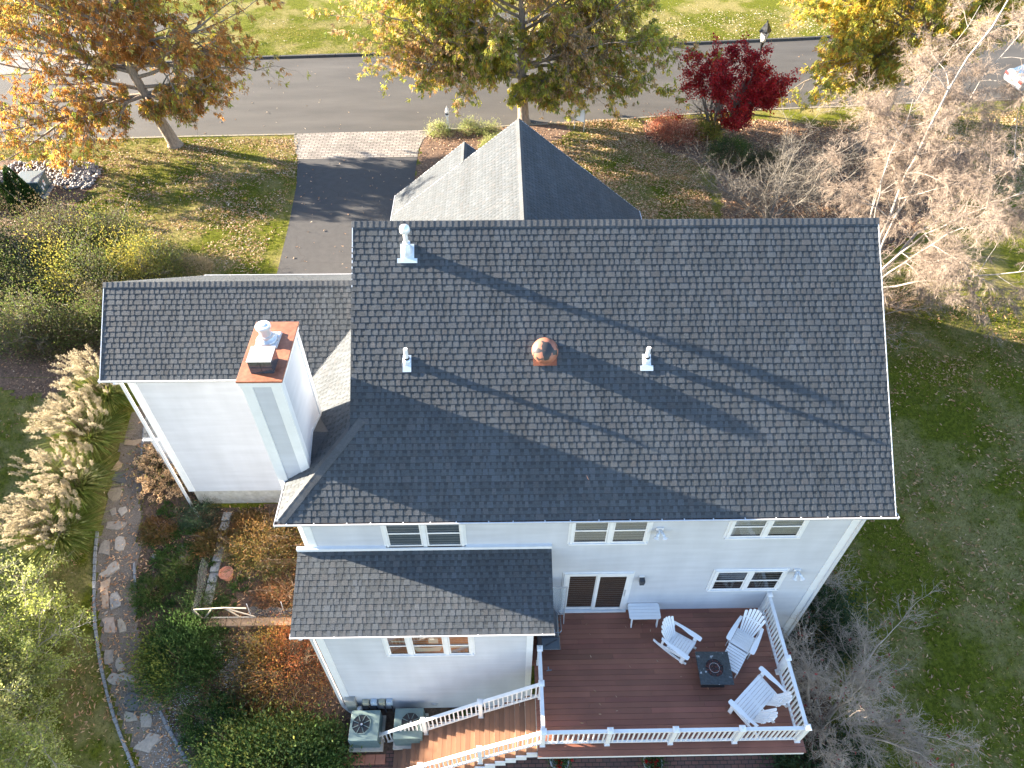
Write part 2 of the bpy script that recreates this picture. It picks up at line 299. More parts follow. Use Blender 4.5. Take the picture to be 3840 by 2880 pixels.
sheet('brick_patio',[(-8.2,-2.95),(-5.9,-2.9),(-2,-2.0),(6.5,-1.2),(6.5,-8),(-6.6,-8),(-8,-4)],M['patio'],.010)
# ================================================================ HOUSE
SLOPE=.7815
house=thing('house','large white two storey clapboard house with charcoal shingle roofs','house',(0,0,0))
def shingles(name,O,U,Vd,poly,parent,expo=.152,seed=1,tone=1.0):
    """O origin at eave, U along eave (unit), Vd up slope (unit), poly in (u,v)"""
    rg=np.random.default_rng(seed); O=np.array(O,float); U=np.array(U,float); Vd=np.array(Vd,float); Nn=np.cross(U,Vd)
    if Nn[2]<0: Nn=-Nn
    flip=np.cross(U,Vd)[2]<0
    P=np.array(poly,float); vmax=P[:,1].max(); V=[];C=[];F=[]
    def q(p4,c,clip=None):
        if clip: p4=[(min(max(u,clip[0](v)),clip[1](v)),v,n) for u,v,n in p4]
        if p4[1][0]-p4[0][0]<.004 and p4[2][0]-p4[3][0]<.004 and clip: return
        b_=len(V)
        for u,v,n in p4: V.append(O+U*u+Vd*v+Nn*n); C.append(c)
        F.append((b_,b_+1,b_+2,b_+3) if not flip else (b_+3,b_+2,b_+1,b_))
    def span(v):
        xs_=[]
        for i in range(len(P)):
            (u0,v0),(u1,v1)=P[i],P[(i+1)%len(P)]
            if (v0<=v)!=(v1<=v): xs_.append(u0+(u1-u0)*(v-v0)/(v1-v0))
        return (min(xs_),max(xs_)) if len(xs_)>1 else None
    n=int(math.ceil(vmax/expo)); BH=.0065; T=.0028
    for i in range(n):
        v0=i*expo; v1=min(v0+expo,vmax); s=span(min(v0+expo*.45,vmax-.002)); s0=span(v0+.001); s1=span(v1-.002)
        if not s: continue
        s0=s0 or s; s1=s1 or s; lf=lambda v: s0[0]+(s1[0]-s0[0])*(v-v0)/max(v1-v0,1e-6); rt_=lambda v: s0[1]+(s1[1]-s0[1])*(v-v0)/max(v1-v0,1e-6)
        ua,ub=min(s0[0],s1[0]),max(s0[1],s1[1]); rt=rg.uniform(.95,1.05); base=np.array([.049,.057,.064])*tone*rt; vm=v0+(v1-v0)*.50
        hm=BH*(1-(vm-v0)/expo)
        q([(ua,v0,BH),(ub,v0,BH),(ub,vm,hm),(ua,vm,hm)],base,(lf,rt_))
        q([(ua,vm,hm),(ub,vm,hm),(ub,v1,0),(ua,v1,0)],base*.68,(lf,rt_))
        q([(ua,v0,-.004),(ub,v0,-.004),(ub,v0,BH),(ua,v0,BH)],base*.35,(lf,rt_))  # lower edge darkened, draws the shade line under each course
        u=ua+rg.uniform(-.15,.0)
        while u<ub:
            wd=rg.choice([.075,.10,.12,.15,.20],p=[.15,.33,.27,.17,.08])*rg.uniform(.93,1.07); gp=rg.choice([.03,.06,.085,.11],p=[.25,.35,.25,.15])
            a,b_=max(u,ua),min(u+wd,ub)
            if b_-a>.03:
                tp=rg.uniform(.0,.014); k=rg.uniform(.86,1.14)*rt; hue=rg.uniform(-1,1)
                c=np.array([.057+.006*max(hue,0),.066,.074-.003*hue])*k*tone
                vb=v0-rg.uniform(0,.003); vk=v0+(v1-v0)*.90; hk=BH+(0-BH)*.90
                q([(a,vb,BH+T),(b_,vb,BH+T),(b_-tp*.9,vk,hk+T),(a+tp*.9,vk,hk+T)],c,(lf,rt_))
                q([(a+tp*.9,vk,hk+T),(b_-tp*.9,vk,hk+T),(b_-tp,v1,T*.9),(a+tp,v1,T*.9)],c*.58,(lf,rt_))  # tab top darkened: shadow of the course above put into the colour
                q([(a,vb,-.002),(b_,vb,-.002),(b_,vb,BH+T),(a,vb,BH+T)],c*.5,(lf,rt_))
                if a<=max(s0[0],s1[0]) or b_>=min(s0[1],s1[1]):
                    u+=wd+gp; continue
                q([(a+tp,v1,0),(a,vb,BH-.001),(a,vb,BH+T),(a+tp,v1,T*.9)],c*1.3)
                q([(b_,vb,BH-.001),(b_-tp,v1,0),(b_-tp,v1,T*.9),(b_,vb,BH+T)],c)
            u+=wd+gp
    # sheathing under the shingles
    me=npmesh(name,np.array(V),np.array(F),np.array(C)); o=link(name,me,M['shingle'],parent); return o
def caps(name,A,Bp,nL,nR,parent,wd=.15,step=.148,seed=3,tone=1.0):
    """ridge caps from A to Bp; nL,nR = unit downhill directions on the two sides"""
    rg=np.random.default_rng(seed); A=np.array(A,float); Bp=np.array(Bp,float); d=Bp-A; Ln=np.linalg.norm(d); d/=Ln; nL=np.array(nL,float); nR=np.array(nR,float)
    up=-(nL+nR); up/=np.linalg.norm(up); V=[];C=[];F=[]
    n=int(Ln/step)
    for i in range(n+1):
        a=A+d*min(i*step,Ln-.05); e=a+d*.20; h0,h1=.016,.010
        if i*step+.2>Ln: e=Bp.copy()
        c=np.array([.072,.076,.081])*rg.uniform(.93,1.07)*tone; j=rg.uniform(-.006,.006)
        L0=a+nL*(wd+j)+up*h0*.75; C0=a+up*(h0+.004); R0=a+nR*(wd+j)+up*h0*.75; L1=e+nL*(wd+j)+up*h1*.6; C1=e+up*h1; R1=e+nR*(wd+j)+up*h1*.6
        ML0=a+nL*.045+up*(h0+.001); MR0=a+nR*.045+up*(h0+.001); ML1=e+nL*.045+up*(h1-.001); MR1=e+nR*.045+up*(h1-.001)
        b_=len(V); V+=[L0,ML0,C0,MR0,R0,L1,ML1,C1,MR1,R1]; C+=[c]*10
        F+=[(b_,b_+1,b_+6,b_+5),(b_+1,b_+2,b_+7,b_+6),(b_+2,b_+3,b_+8,b_+7),(b_+3,b_+4,b_+9,b_+8)]
        D0=[p-up*.016 for p in (L0,ML0,C0,MR0,R0)]; D1=[p-up*.022 for p in (L1,R1)]
        k=len(V); V+=D0+D1; C+=[c*.8]*7
        F+=[(k,k+1,b_+1,b_),(k+1,k+2,b_+2,b_+1),(k+2,k+3,b_+3,b_+2),(k+3,k+4,b_+4,b_+3),(k,b_,b_+5,k+5),(b_+4,k+4,k+6,b_+9)]
    return link(name,npmesh(name,np.array(V),np.array(F),np.array(C)),M['shingle'],parent)
cs,sn=math.cos(math.atan(SLOPE)),math.sin(math.atan(SLOPE)); RL=lambda dy:dy/cs
EY,EZ,RY,RZ,XL,XR,XE=-.12,5.06,5.451,9.48,-5.19,7.63,-6.89
def deckslab(name,pts,parent,t=.14,m_=None):          # solid roof body under the shingles
    b=MB(); n=len(pts); b.pts([(x,y,z-.006) for x,y,z in pts]+[(x,y,z-t) for x,y,z in pts],[tuple(range(n)),tuple(range(2*n-1,n-1,-1))]+[(i,n+i,n+(i+1)%n,(i+1)%n) for i in range(n)])
    return b.build(name,m_ or M['trim'],parent)
E0=-.205
zs=lambda y: EZ+SLOPE*(y-E0)
zl=lambda x: EZ+SLOPE*(x-XE)
roof=deckslab('roof',[(XE,E0+.06,zs(E0+.06)),(XR,E0+.06,zs(E0+.06)),(XR,RY,RZ),(XL,RY,RZ),(XL,E0+(XL-XE),zs(E0+XL-XE))],house); tag(roof,'main charcoal shingle roof slope facing the deck')
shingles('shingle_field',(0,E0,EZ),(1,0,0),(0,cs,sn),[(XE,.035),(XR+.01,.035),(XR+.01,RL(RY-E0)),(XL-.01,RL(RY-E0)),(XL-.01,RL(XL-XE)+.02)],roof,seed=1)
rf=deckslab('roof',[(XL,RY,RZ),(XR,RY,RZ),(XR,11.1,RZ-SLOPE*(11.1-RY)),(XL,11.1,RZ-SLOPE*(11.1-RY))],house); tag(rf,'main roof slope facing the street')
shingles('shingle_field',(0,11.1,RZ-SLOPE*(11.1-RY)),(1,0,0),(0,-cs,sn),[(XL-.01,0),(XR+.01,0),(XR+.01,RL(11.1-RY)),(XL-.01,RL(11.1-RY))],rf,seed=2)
caps('ridge_cap',(XR+.02,RY,RZ+.01),(XL-.02,RY,RZ+.01),(0,-cs,-sn),(0,cs,-sn),roof,wd=.155,step=.147)
# hip return on the left side
rh=deckslab('roof',[(XE+.06,E0+.06,zl(XE+.06)),(-4.95,E0+(-4.95-XE),zl(-4.95)),(-4.95,4.45+(-4.95-XE),zl(-4.95)),(XE+.06,4.5,zl(XE+.06))],house); tag(rh,'small hipped roof slope facing left behind the chimney')
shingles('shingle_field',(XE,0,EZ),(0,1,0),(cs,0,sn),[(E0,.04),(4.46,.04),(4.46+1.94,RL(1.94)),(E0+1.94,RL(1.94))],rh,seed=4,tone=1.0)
hd=np.array([1,1,SLOPE]); hd/=np.linalg.norm(hd)
nl=np.cross(hd,(-sn,0,cs)); nl/=np.linalg.norm(nl); nl=nl if nl[2]<0 else -nl
nr=np.cross(hd,(0,-sn,cs)); nr/=np.linalg.norm(nr); nr=nr if nr[2]<0 else -nr
hx=XL+.22
caps('hip_cap',(XE+.06,E0+.06,zs(E0+.06)+.012),(hx,E0+hx-XE,zl(hx)+.012),nl,nr,rh,wd=.17,step=.19,seed=9)
# left wing
LE,LR,LRZ=4.46,6.62,6.76; ms=(LRZ-EZ)/(LR-LE); c2,s2=math.cos(math.atan(ms)),math.sin(math.atan(ms)); LX=-12.72
rw=deckslab('roof',[(LX,LE+.05,EZ+.04),(XE,LE+.05,EZ+.04),(-4.95,LE+1.94,EZ+ms*1.94),(-4.95,LR,LRZ),(LX,LR,LRZ)],house); tag(rw,'charcoal roof slope of the left wing')
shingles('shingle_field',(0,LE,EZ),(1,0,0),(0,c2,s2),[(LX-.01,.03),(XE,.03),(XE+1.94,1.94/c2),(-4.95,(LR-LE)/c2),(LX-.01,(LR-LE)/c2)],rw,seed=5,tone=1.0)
mb=.735; c3,s3=math.cos(math.atan(mb)),math.sin(math.atan(mb)); BY=12.2; BZ=LRZ-mb*(BY-LR)
rb=deckslab('roof',[(LX,LR,LRZ),(XL,LR,LRZ),(XL,BY-.05,BZ),(LX,BY-.05,BZ)],house); tag(rb,'rear slope of the left wing, seen edge on')
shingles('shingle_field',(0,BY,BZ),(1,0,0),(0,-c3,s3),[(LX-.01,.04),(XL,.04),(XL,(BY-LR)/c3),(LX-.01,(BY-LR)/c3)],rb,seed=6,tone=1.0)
caps('ridge_cap',(XL+.2,LR,LRZ+.01),(LX-.02,LR,LRZ+.01),(0,-c2,-s2),(0,c3,-s3),rw,wd=.15,step=.15,seed=5,tone=1.0)
# garage wing
GX,GZ,GY=-.87,6.68,16.45; gm=.80; cg,sg=math.cos(math.atan(gm)),math.sin(math.atan(gm)); GLx,GRx=-6.15,4.22; GS=7.6
r1=deckslab('roof',[(GLx+.05,GS,GZ-gm*(GX-GLx)),(GLx+.05,GY,GZ-gm*(GX-GLx)),(GX,GY,GZ),(GX,GS,GZ)],house); tag(r1,'sunlit pale slope of the garage gable')
LL=(GX-GLx)/cg
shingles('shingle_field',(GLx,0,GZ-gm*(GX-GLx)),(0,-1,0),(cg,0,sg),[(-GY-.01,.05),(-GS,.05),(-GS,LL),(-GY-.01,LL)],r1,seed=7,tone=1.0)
r2=deckslab('roof',[(GRx-.05,GS,GZ-gm*(GRx-GX)),(GRx-.05,GY,GZ-gm*(GRx-GX)),(GX,GY,GZ),(GX,GS,GZ)],house); tag(r2,'shaded dark slope of the garage gable')
LRr=(GRx-GX)/cg
shingles('shingle_field',(GRx,0,GZ-gm*(GRx-GX)),(0,1,0),(-cg,0,sg),[(GS,.05),(GY+.01,.05),(GY+.01,LRr),(GS,LRr)],r2,seed=8,tone=1.0)
caps('ridge_cap',(GX,GS,GZ+.01),(GX,GY+.02,GZ+.01),(-cg,0,-sg),(cg,0,-sg),r1,wd=.15,step=.15,seed=6,tone=1.0)
SXr=-3.05; SZr=GZ-gm*(GX-SXr); SY2=18.0
r3=deckslab('roof',[(GLx+.05,GY,GZ-gm*(GX-GLx)),(GLx+.05,SY2,GZ-gm*(GX-GLx)),(SXr,SY2,SZr),(SXr,GY,SZr)],house); tag(r3,'lower gable of the garage reaching towards the street')
shingles('shingle_field',(GLx,0,GZ-gm*(GX-GLx)),(0,-1,0),(cg,0,sg),[(-SY2-.01,.05),(-GY+.01,.05),(-GY+.01,(SXr-GLx)/cg),(-SY2-.01,(SXr-GLx)/cg)],r3,seed=11,tone=1.0)
r4=deckslab('roof',[(-.2,GY-.3,SZr-gm*(SXr+.2)*-1 if False else SZr-gm*(-.2-SXr)),(-.2,SY2,SZr-gm*(-.2-SXr)),(SXr,SY2,SZr),(SXr,GY-.3,SZr)],r3)
shingles('shingle_field',(-.2,0,SZr-gm*(-.2-SXr)),(0,1,0),(-cg,0,sg),[(GY-.3,0),(SY2+.01,0),(SY2+.01,(-.2-SXr)/cg),(GY-.3,(-.2-SXr)/cg)],r3,seed=12,tone=1.0)
caps('ridge_cap',(SXr,GY-.1,SZr+.01),(SXr,SY2+.02,SZr+.01),(-cg,0,-sg),(cg,0,-sg),r3,wd=.14,step=.15,seed=16,tone=1.0)
b=MB(); b.tube([(GX-.32,8.55,GZ-.22),(GX-.14,8.57,GZ-.03),(GX,8.58,GZ+.06),(GX+.14,8.57,GZ-.03),(GX+.3,8.55,GZ-.2)],.028,6); tag(b.build('fallen_strip',M['black'],roof),'thin black strip bent over the garage ridge') if False else b.build('roof_strip',M['black'],r1)
# addition over the dining room
AW,AG,AZ,ATZ=-1.55,-1.93,2.80,3.62; AXL,AXR=-6.72,-.42; am=(ATZ-AZ)/(0-AG); ca,sa=math.cos(math.atan(am)),math.sin(math.atan(am))
ra=deckslab('roof',[(AXL,AG+.05,AZ+.02),(AXR,AG+.05,AZ+.02),(AXR,0,ATZ),(AXL,0,ATZ)],house); tag(ra,'low charcoal roof of the rear extension beside the deck')
shingles('shingle_field',(0,AG,AZ),(1,0,0),(0,ca,sa),[(AXL-.01,.03),(AXR+.01,.03),(AXR+.01,-AG/ca-.01),(AXL-.01,-AG/ca-.01)],ra,seed=13,tone=1.0,expo=.146)
b=MB(); b.box((AXL-.02,-.10,ATZ-.03),(AXR+.02,-.012,ATZ+.075)); b.build('flashing',M['trim'],ra)
# cricket behind the chimney
b=MB(); cz=5.52; cxx=-6.26
# ---------------------------------------------------------------- walls
def lapy(name,x0,x1,y,z0,z1,parent,m_=None,e=.112):      # clapboards facing -y
    V=[];F=[]; n=int(math.ceil((z1-z0)/e))
    for i in range(n):
        a=z0+i*e; c=min(a+e,z1); k=len(V)
        V+=[(x0,y,a),(x1,y,a),(x0,y-.019,a+.001),(x1,y-.019,a+.001),(x0,y-.003,c),(x1,y-.003,c)]; F+=[(k,k+1,k+3,k+2),(k+2,k+3,k+5,k+4)]
    return link(name,npmesh(name,V,F),m_ or M['siding'],parent)
def lapx(name,y0,y1,x,z0,z1,parent,m_=None,s=1,e=.112):  # clapboards facing +x (s=1) or -x
    V=[];F=[]; n=int(math.ceil((z1-z0)/e))
    for i in range(n):
        a=z0+i*e; c=min(a+e,z1); k=len(V)
        V+=[(x,y0,a),(x,y1,a),(x+.015*s,y0,a+.001),(x+.015*s,y1,a+.001),(x+.003*s,y0,c),(x+.003*s,y1,c)]
        F+=[(k,k+1,k+3,k+2),(k+2,k+3,k+5,k+4)] if s>0 else [(k,k+2,k+3,k+1),(k+2,k+4,k+5,k+3)]
    return link(name,npmesh(name,V,F),m_ or M['siding'],parent)
def gable_x(name,y0,y1,x0,x1,zb,ze,ym,zp,parent,m_=None):      # solid body with ridge along x
    b=MB(); prof=[(y0,zb),(y1,zb),(y1,ze),(ym,zp),(y0,ze)]; n=5
    b.pts([(x0,y,z) for y,z in prof]+[(x1,y,z) for y,z in prof],[tuple(range(n)),tuple(range(2*n-1,n-1,-1))]+[(i,n+i,n+(i+1)%n,(i+1)%n) for i in range(n)])
    return b.build(name,m_ or M['siding'],parent)
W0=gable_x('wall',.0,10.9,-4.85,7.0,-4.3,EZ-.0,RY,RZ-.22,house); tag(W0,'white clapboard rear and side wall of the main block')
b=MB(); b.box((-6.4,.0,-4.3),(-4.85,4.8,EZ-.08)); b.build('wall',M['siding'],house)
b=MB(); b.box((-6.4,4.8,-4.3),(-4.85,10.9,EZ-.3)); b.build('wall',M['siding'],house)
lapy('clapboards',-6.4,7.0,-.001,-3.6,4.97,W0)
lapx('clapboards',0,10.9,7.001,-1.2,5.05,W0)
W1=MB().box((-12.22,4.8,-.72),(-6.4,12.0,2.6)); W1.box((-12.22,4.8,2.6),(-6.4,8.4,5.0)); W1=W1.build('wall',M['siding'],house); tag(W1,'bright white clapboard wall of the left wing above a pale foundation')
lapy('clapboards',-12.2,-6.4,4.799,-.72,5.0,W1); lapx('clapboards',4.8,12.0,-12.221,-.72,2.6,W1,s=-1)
b=MB(); b.pts([(-12.22,4.8,5.0),(-12.22,8.5,5.0),(-12.22,LR,LRZ-.2),(-12.2,4.8,5.0),(-12.2,8.5,5.0),(-12.2,LR,LRZ-.2)],[(0,2,1),(3,4,5)]); b.build('gable',M['siding'],W1)
b=MB(); b.box((-12.15,4.86,-2.4),(-6.4,11.9,-.72)); b.build('foundation',M['concrete'],house)
b=MB(); b.box((6.98,.05,-4.3),(7.02,10.85,-1.2)); b.build('foundation',M['concrete'],house)
# garage block
WG=MB(); WG.box((-5.75,10.9,-.4),(3.85,16.1,GZ-gm*(GX-GLx)+.2))
WG.pts([(-5.75,16.1,2.6),(3.85,16.1,2.6),(GX,16.1,GZ-.2),(-5.75,10.9,2.6),(3.85,10.9,2.6),(GX,10.9,GZ-.2)],[(0,1,2),(3,5,4)])
WG.box((-5.75,16.1,-.4),(-.6,17.6,2.5)); WG.pts([(-5.75,17.6,2.5),(-.6,17.6,2.5),(SXr,17.6,SZr-.2)],[(0,1,2)])
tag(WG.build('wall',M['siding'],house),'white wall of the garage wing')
for y0 in (11.6,14.0):                                # garage doors facing the driveway
    d=MB(); d.box((-5.80,y0,-.38),(-5.76,y0+2.2,1.85)); dd=d.build('garage_door',M['trim'],house)
# extension
WA=MB(); WA.box((-6.35,AW,-3.5),(-.9,0,2.9)); WA.pts([(-6.35,AW,2.85),(-6.35,0,2.85),(-6.35,0,ATZ-.15)],[(0,1,2)]); WA.pts([(-.9,AW,2.85),(-.9,0,2.85),(-.9,0,ATZ-.15)],[(0,2,1)])
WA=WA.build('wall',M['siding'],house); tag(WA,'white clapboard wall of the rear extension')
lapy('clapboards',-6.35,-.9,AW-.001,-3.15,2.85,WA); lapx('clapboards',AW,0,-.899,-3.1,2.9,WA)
b=MB(); b.box((-6.33,AW+.03,-4.2),(-.92,-.02,-3.15)); b.build('foundation',M['concrete'],house)
# corner boards (L shaped, proud of the laps)
def corner(x,y,z0,z1,sx,sy,parent=house,w_=.15):
    b=MB(); t=.028; b.box((x-sx*w_,y-sy*0 ,z0),(x+sx*t,y+sy*t,z1)); b.box((x,y-sy*w_,z0),(x+sx*t,y-sy*0.0005,z1)); return b.build('corner_board',M['trim'],parent)
corner(7.0,0,-3.6,4.97,1,-1,w_=.17); corner(-12.22,4.8,-.72,4.98,-1,-1,w_=.2); corner(-6.4,0,-3.6,4.97,-1,-1,w_=.17)
corner(-6.35,AW,-3.2,2.78,-1,-1,w_=.17); corner(-.9,AW,-3.1,2.78,1,-1,w_=.14)
b=MB(); b.box((7.03,-.12,4.8),(7.6,.1,5.0)); b.build('eave_return',M['trim'],house)
# rake boards
def rake(p,q,parent=house,w_=.02,h_=.15):
    b=MB(); b.bar(p,q,w_,h_); b.build('rake_board',M['trim'],parent)
rake((XR-.004,E0+.03,EZ-.06),(XR-.004,RY,RZ-.08)); rake((XL+.004,E0+(XL-XE)+.05,zl(XL)-.08),(XL+.004,RY,RZ-.08))
rake((LX+.004,LE+.03,EZ-.05),(LX+.004,LR,LRZ-.085)); rake((LX+.004,BY,BZ-.08),(LX+.004,LR,LRZ-.085))
rake((AXL+.004,AG+.04,AZ-.07),(AXL+.004,0,ATZ-.085)); rake((AXR-.004,AG+.04,AZ-.07),(AXR-.004,0,ATZ-.085))
rake((GX,GY-.004,GZ-.09),(GLx,GY-.004,GZ-gm*(GX-GLx)-.09)); rake((GX,GY-.004,GZ-.09),(GRx,GY-.004,GZ-gm*(GRx-GX)-.09))
rake((SXr,SY2-.004,SZr-.09),(GLx,SY2-.004,GZ-gm*(GX-GLx)-.09)); rake((SXr,SY2-.004,SZr-.09),(-.2,SY2-.004,SZr-gm*(-.2-SXr)-.09))
# ---------------------------------------------------------------- gutters
def gutter(p,q,out,parent=house,debris=True,n=None,label=None):
    p=np.array(p,float); q=np.array(q,float); o=np.array(out,float); d=q-p; L_=np.linalg.norm(d); d/=L_; z=np.array([0,0,1.]); b=MB()
    def strip(o0,z0,o1,z1):
        P4=[p+o*o0+z*z0,q+o*o0+z*z0,q+o*o1+z*z1,p+o*o1+z*z1]; Q4=[p+o*o0-z*.0+z*(z0),q,q,p]
        nn=np.cross(d,(o*(o1-o0)+z*(z1-z0))); nn=nn/np.linalg.norm(nn)*.004
        b.hexa([x-nn for x in P4],[x+nn for x in P4])
    strip(.0,-.005,.0,-.10); strip(.0,-.10,.085,-.10); strip(.085,-.10,.12,-.045); strip(.12,-.045,.12,.0)
    b.hexa([p+o*.105+z*-.006,q+o*.105+z*-.006,q+o*.132+z*-.006,p+o*.132+z*-.006],[p+o*.105+z*.006,q+o*.105+z*.006,q+o*.132+z*.006,p+o*.132+z*.006])
    for e in (p,q): b.hexa([e-d*.004+z*-.1,e+d*.004+z*-.1,e+d*.004+o*.12+z*-.1,e-d*.004+o*.12+z*-.1],[e-d*.004,e+d*.004,e+d*.004+o*.12,e-d*.004+o*.12])
    G_=b.build('gutter',M['gutter'],parent)
    if label: tag(G_,label)
    k=max(2,int(L_/.66)); hb=MB()
    for i in range(k):
        a=p+d*(L_*(i+.35+.3*random.random())/k); hb.hexa([a-d*.012+z*-.004,a+d*.012+z*-.004,a+d*.012+o*.115+z*-.002,a-d*.012+o*.115+z*-.002],[a-d*.012+z*.005,a+d*.012+z*.005,a+d*.012+o*.115+z*.007,a-d*.012+o*.115+z*.007])
    hb.build('hangers',M['gutter'],G_)
    if debris:
        c=MB(); c.hexa([p+o*.005+z*-.09,q+o*.005+z*-.09,q+o*.1+z*-.09,p+o*.1+z*-.09],[p+o*.006+z*-.016,q+o*.006+z*-.016,q+o*.112+z*-.028,p+o*.112+z*-.028]); c.build('debris',M['debris'],G_)
    return G_
gutter((XE-.05,-.14,5.06),(XR+.06,-.14,5.06),(0,-1,0),label='long white rear gutter with dead leaves in it')
gutter((XE+.08,-.14,5.06),(XE+.08,1.0,5.06),(-1,0,0)); gutter((XE+.10,2.8,5.06),(XE+.10,4.42,5.06),(-1,0,0))
gutter((LX-.04,LE+.09,5.06),(-7.12,LE+.09,5.06),(0,-1,0)); gutter((LX-.04,BY-.08,BZ),(XL,BY-.08,BZ),(0,1,0),debris=False)
gutter((AXL-.02,AG+.09,AZ-.0),(AXR+.02,AG+.09,AZ-.0),(0,-1,0))
gutter((GLx+.08,10.9,GZ-gm*(GX-GLx)),(GLx+.08,SY2,GZ-gm*(GX-GLx)),(-1,0,0)); gutter((GRx-.08,10.9,GZ-gm*(GRx-GX)),(GRx-.08,GY,GZ-gm*(GRx-GX)),(1,0,0))
def downspout(pts,parent=house):
    b=MB(); 
    for p,q in zip(pts[:-1],pts[1:]): b.bar(p,q,.085,.065,up=(0,1,0))
    return b.build('downspout',M['gutter'],parent,bevel=.01)
downspout([(-12.34,4.42,4.98),(-12.36,4.70,4.72),(-12.36,4.70,-1.45),(-12.1,4.4,-1.72)])
downspout([(7.08,-.14,4.98),(7.075,-.04,4.7),(7.075,-.04,-2.3)])
downspout([(-6.5,AG-.02,AZ-.08),(-6.46,AW-.03,AZ-.35),(-6.46,AW-.03,-2.85),(-6.2,AW-.15,-3.1)])
# ---------------------------------------------------------------- windows and doors
def glassT():
    M_=D.materials.new('clear_pane'); M_.use_nodes=True; nt=M_.node_tree; N=nt.nodes; N.remove(N['Principled BSDF'])
    a=N.new('ShaderNodeBsdfTransparent'); a.inputs[0].default_value=(.88,.9,.92,1); gl=N.new('ShaderNodeBsdfGlossy'); gl.inputs['Roughness'].default_value=.03
    fr=N.new('ShaderNodeFresnel'); fr.inputs[0].default_value=1.7; ms=N.new('ShaderNodeMixShader'); ad=N.new('ShaderNodeMath'); ad.inputs[1].default_value=.05
    nt.links.new(fr.outputs[0],ad.inputs[0]); nt.links.new(ad.outputs[0],ms.inputs[0]); nt.links.new(a.outputs[0],ms.inputs[1]); nt.links.new(gl.outputs[0],ms.inputs[2]); nt.links.new(ms.outputs[0],N['Material Output'].inputs[0]); return M_
M['pane']=glassT()
M['room']=mat('dark_room',(.03,.03,.035),.9); M['roomgrey']=mat('insect_screen',(.17,.215,.26),.9,var=.1,scale=1.5); M['roomwood']=mat('wood_floor_room',(.10,.055,.03),.7,col2=(.05,.035,.025),scale=2,stretch=(.6,1,5),var=.3)
M['blind']=mat('blind_slats',(.88,.87,.82),.6); M['warmroom']=mat('sunlit_room_paint',(.60,.27,.09),.6,col2=(.42,.17,.06),scale=1.5,stretch=(3,1,1))  # bright sunlit interior put into the backing colour of the extension window
def window(x0,x1,z0,z1,y,cuts,label,back='room',blinds=(),parent=house,meet=.5,screens=()):
    f=MB(); F_=.055; yo=y-.062
    f.box((x0-.03,y-.001,z0-.05),(x1+.03,y-.075,z0-.005)); f.box((x0,y-.001,z1-F_),(x1,yo,z1)); f.box((x0,y-.001,z0-.005),(x0+F_,yo,z1-F_)); f.box((x1-F_,y-.001,z0-.005),(x1,yo,z1-F_)); 
    f.box((x0-.06,y-.001,z0-.05),(x0-.0,y-.03,z1+.04)); f.box((x1,y-.001,z0-.05),(x1+.06,y-.03,z1+.04)); f.box((x0,y-.001,z1),(x1,y-.03,z1+.05))
    xs_=[x0]+cuts+[x1]
    for c in cuts: f.box((c-.05,y-.001,z0-.005),(c+.05,yo+.004,z1-F_))
    w_=f.build('window',M['trim'],parent); tag(w_,label)
    for i in range(len(xs_)-1):
        a=xs_[i]+F_; c=xs_[i+1]-F_; zb=z0; zt=z1-F_; zm=zb+(zt-zb)*meet; t=.04
        s_=MB(); 
        for (q0,q1,yy) in ((zb,zm+.02,y-.036),(zm-.02,zt,y-.044)):
            s_.box((a,yy,q0),(a+t,yy-.008,q1)); s_.box((c-t,yy,q0),(c,yy-.008,q1)); s_.box((a+t,yy,q0),(c-t,yy-.008,q0+.055)); s_.box((a+t,yy,q1-.035),(c-t,yy-.008,q1))
        s_.build('sash',M['white'],w_)
        p_=MB(); p_.pts([(a+.01,y-.034,zb+.01),(c-.01,y-.034,zb+.01),(c-.01,y-.034,zt-.01),(a+.01,y-.034,zt-.01)],[(0,1,2,3)]); p_.build('pane',M['pane'],w_)
        k=MB(); k.box((a,y-.001,zb),(c,y-.017,zt)); k.build('interior',M['roomgrey'] if i in screens else M[back],w_)
        if i in blinds:
            s2=MB(); zz=zb+(.10 if i in blinds else 0)
            while zz<zt-.03: s2.pts([(a+.015,y-.020,zz),(c-.015,y-.020,zz),(c-.015,y-.024,zz+.030),(a+.015,y-.024,zz+.030)],[(0,1,2,3)]); zz+=.038
            s2.build('blind',M['blind'],w_)
    return w_
window(-4.50,-2.58,3.70,4.93,-.001,[-3.54],'upper double window above the low extension roof, dark screens',blinds=(),screens=(0,1))
window(0.04,1.94,3.74,4.93,-.001,[1.0],'upper middle double window with white blinds',blinds=(0,1))
window(3.90,5.72,3.92,4.93,-.001,[4.82],'upper right double window with half lowered blinds',blinds=(0,1))
window(4.02,5.92,1.19,2.24,-.001,[4.98],'double window beside the deck railing, dark glass',back='room')
aw=window(-4.66,-2.44,.86,2.02,AW-.001,[-4.04,-3.10],'triple window of the extension with sunlit orange floor painted inside',back='warmroom')
b=MB()
for q in [[(-3.9,1.0),(-3.3,1.02),(-3.2,1.3),(-3.65,1.22),(-3.98,1.3)],[(-3.0,1.2),(-2.55,1.25),(-2.55,1.35),(-3.0,1.36)],[(-3.55,1.5),(-3.3,1.5),(-3.3,1.8),(-3.55,1.8)],[(-4.5,1.62),(-4.15,1.6),(-4.15,1.66),(-4.5,1.7)]]:
    n=len(q); b.pts([(x,AW-.022,z) for x,z in q],[tuple(range(n))])
b.build('table_linen',mat('cream_cloth',(.85,.8,.7),.8),aw)
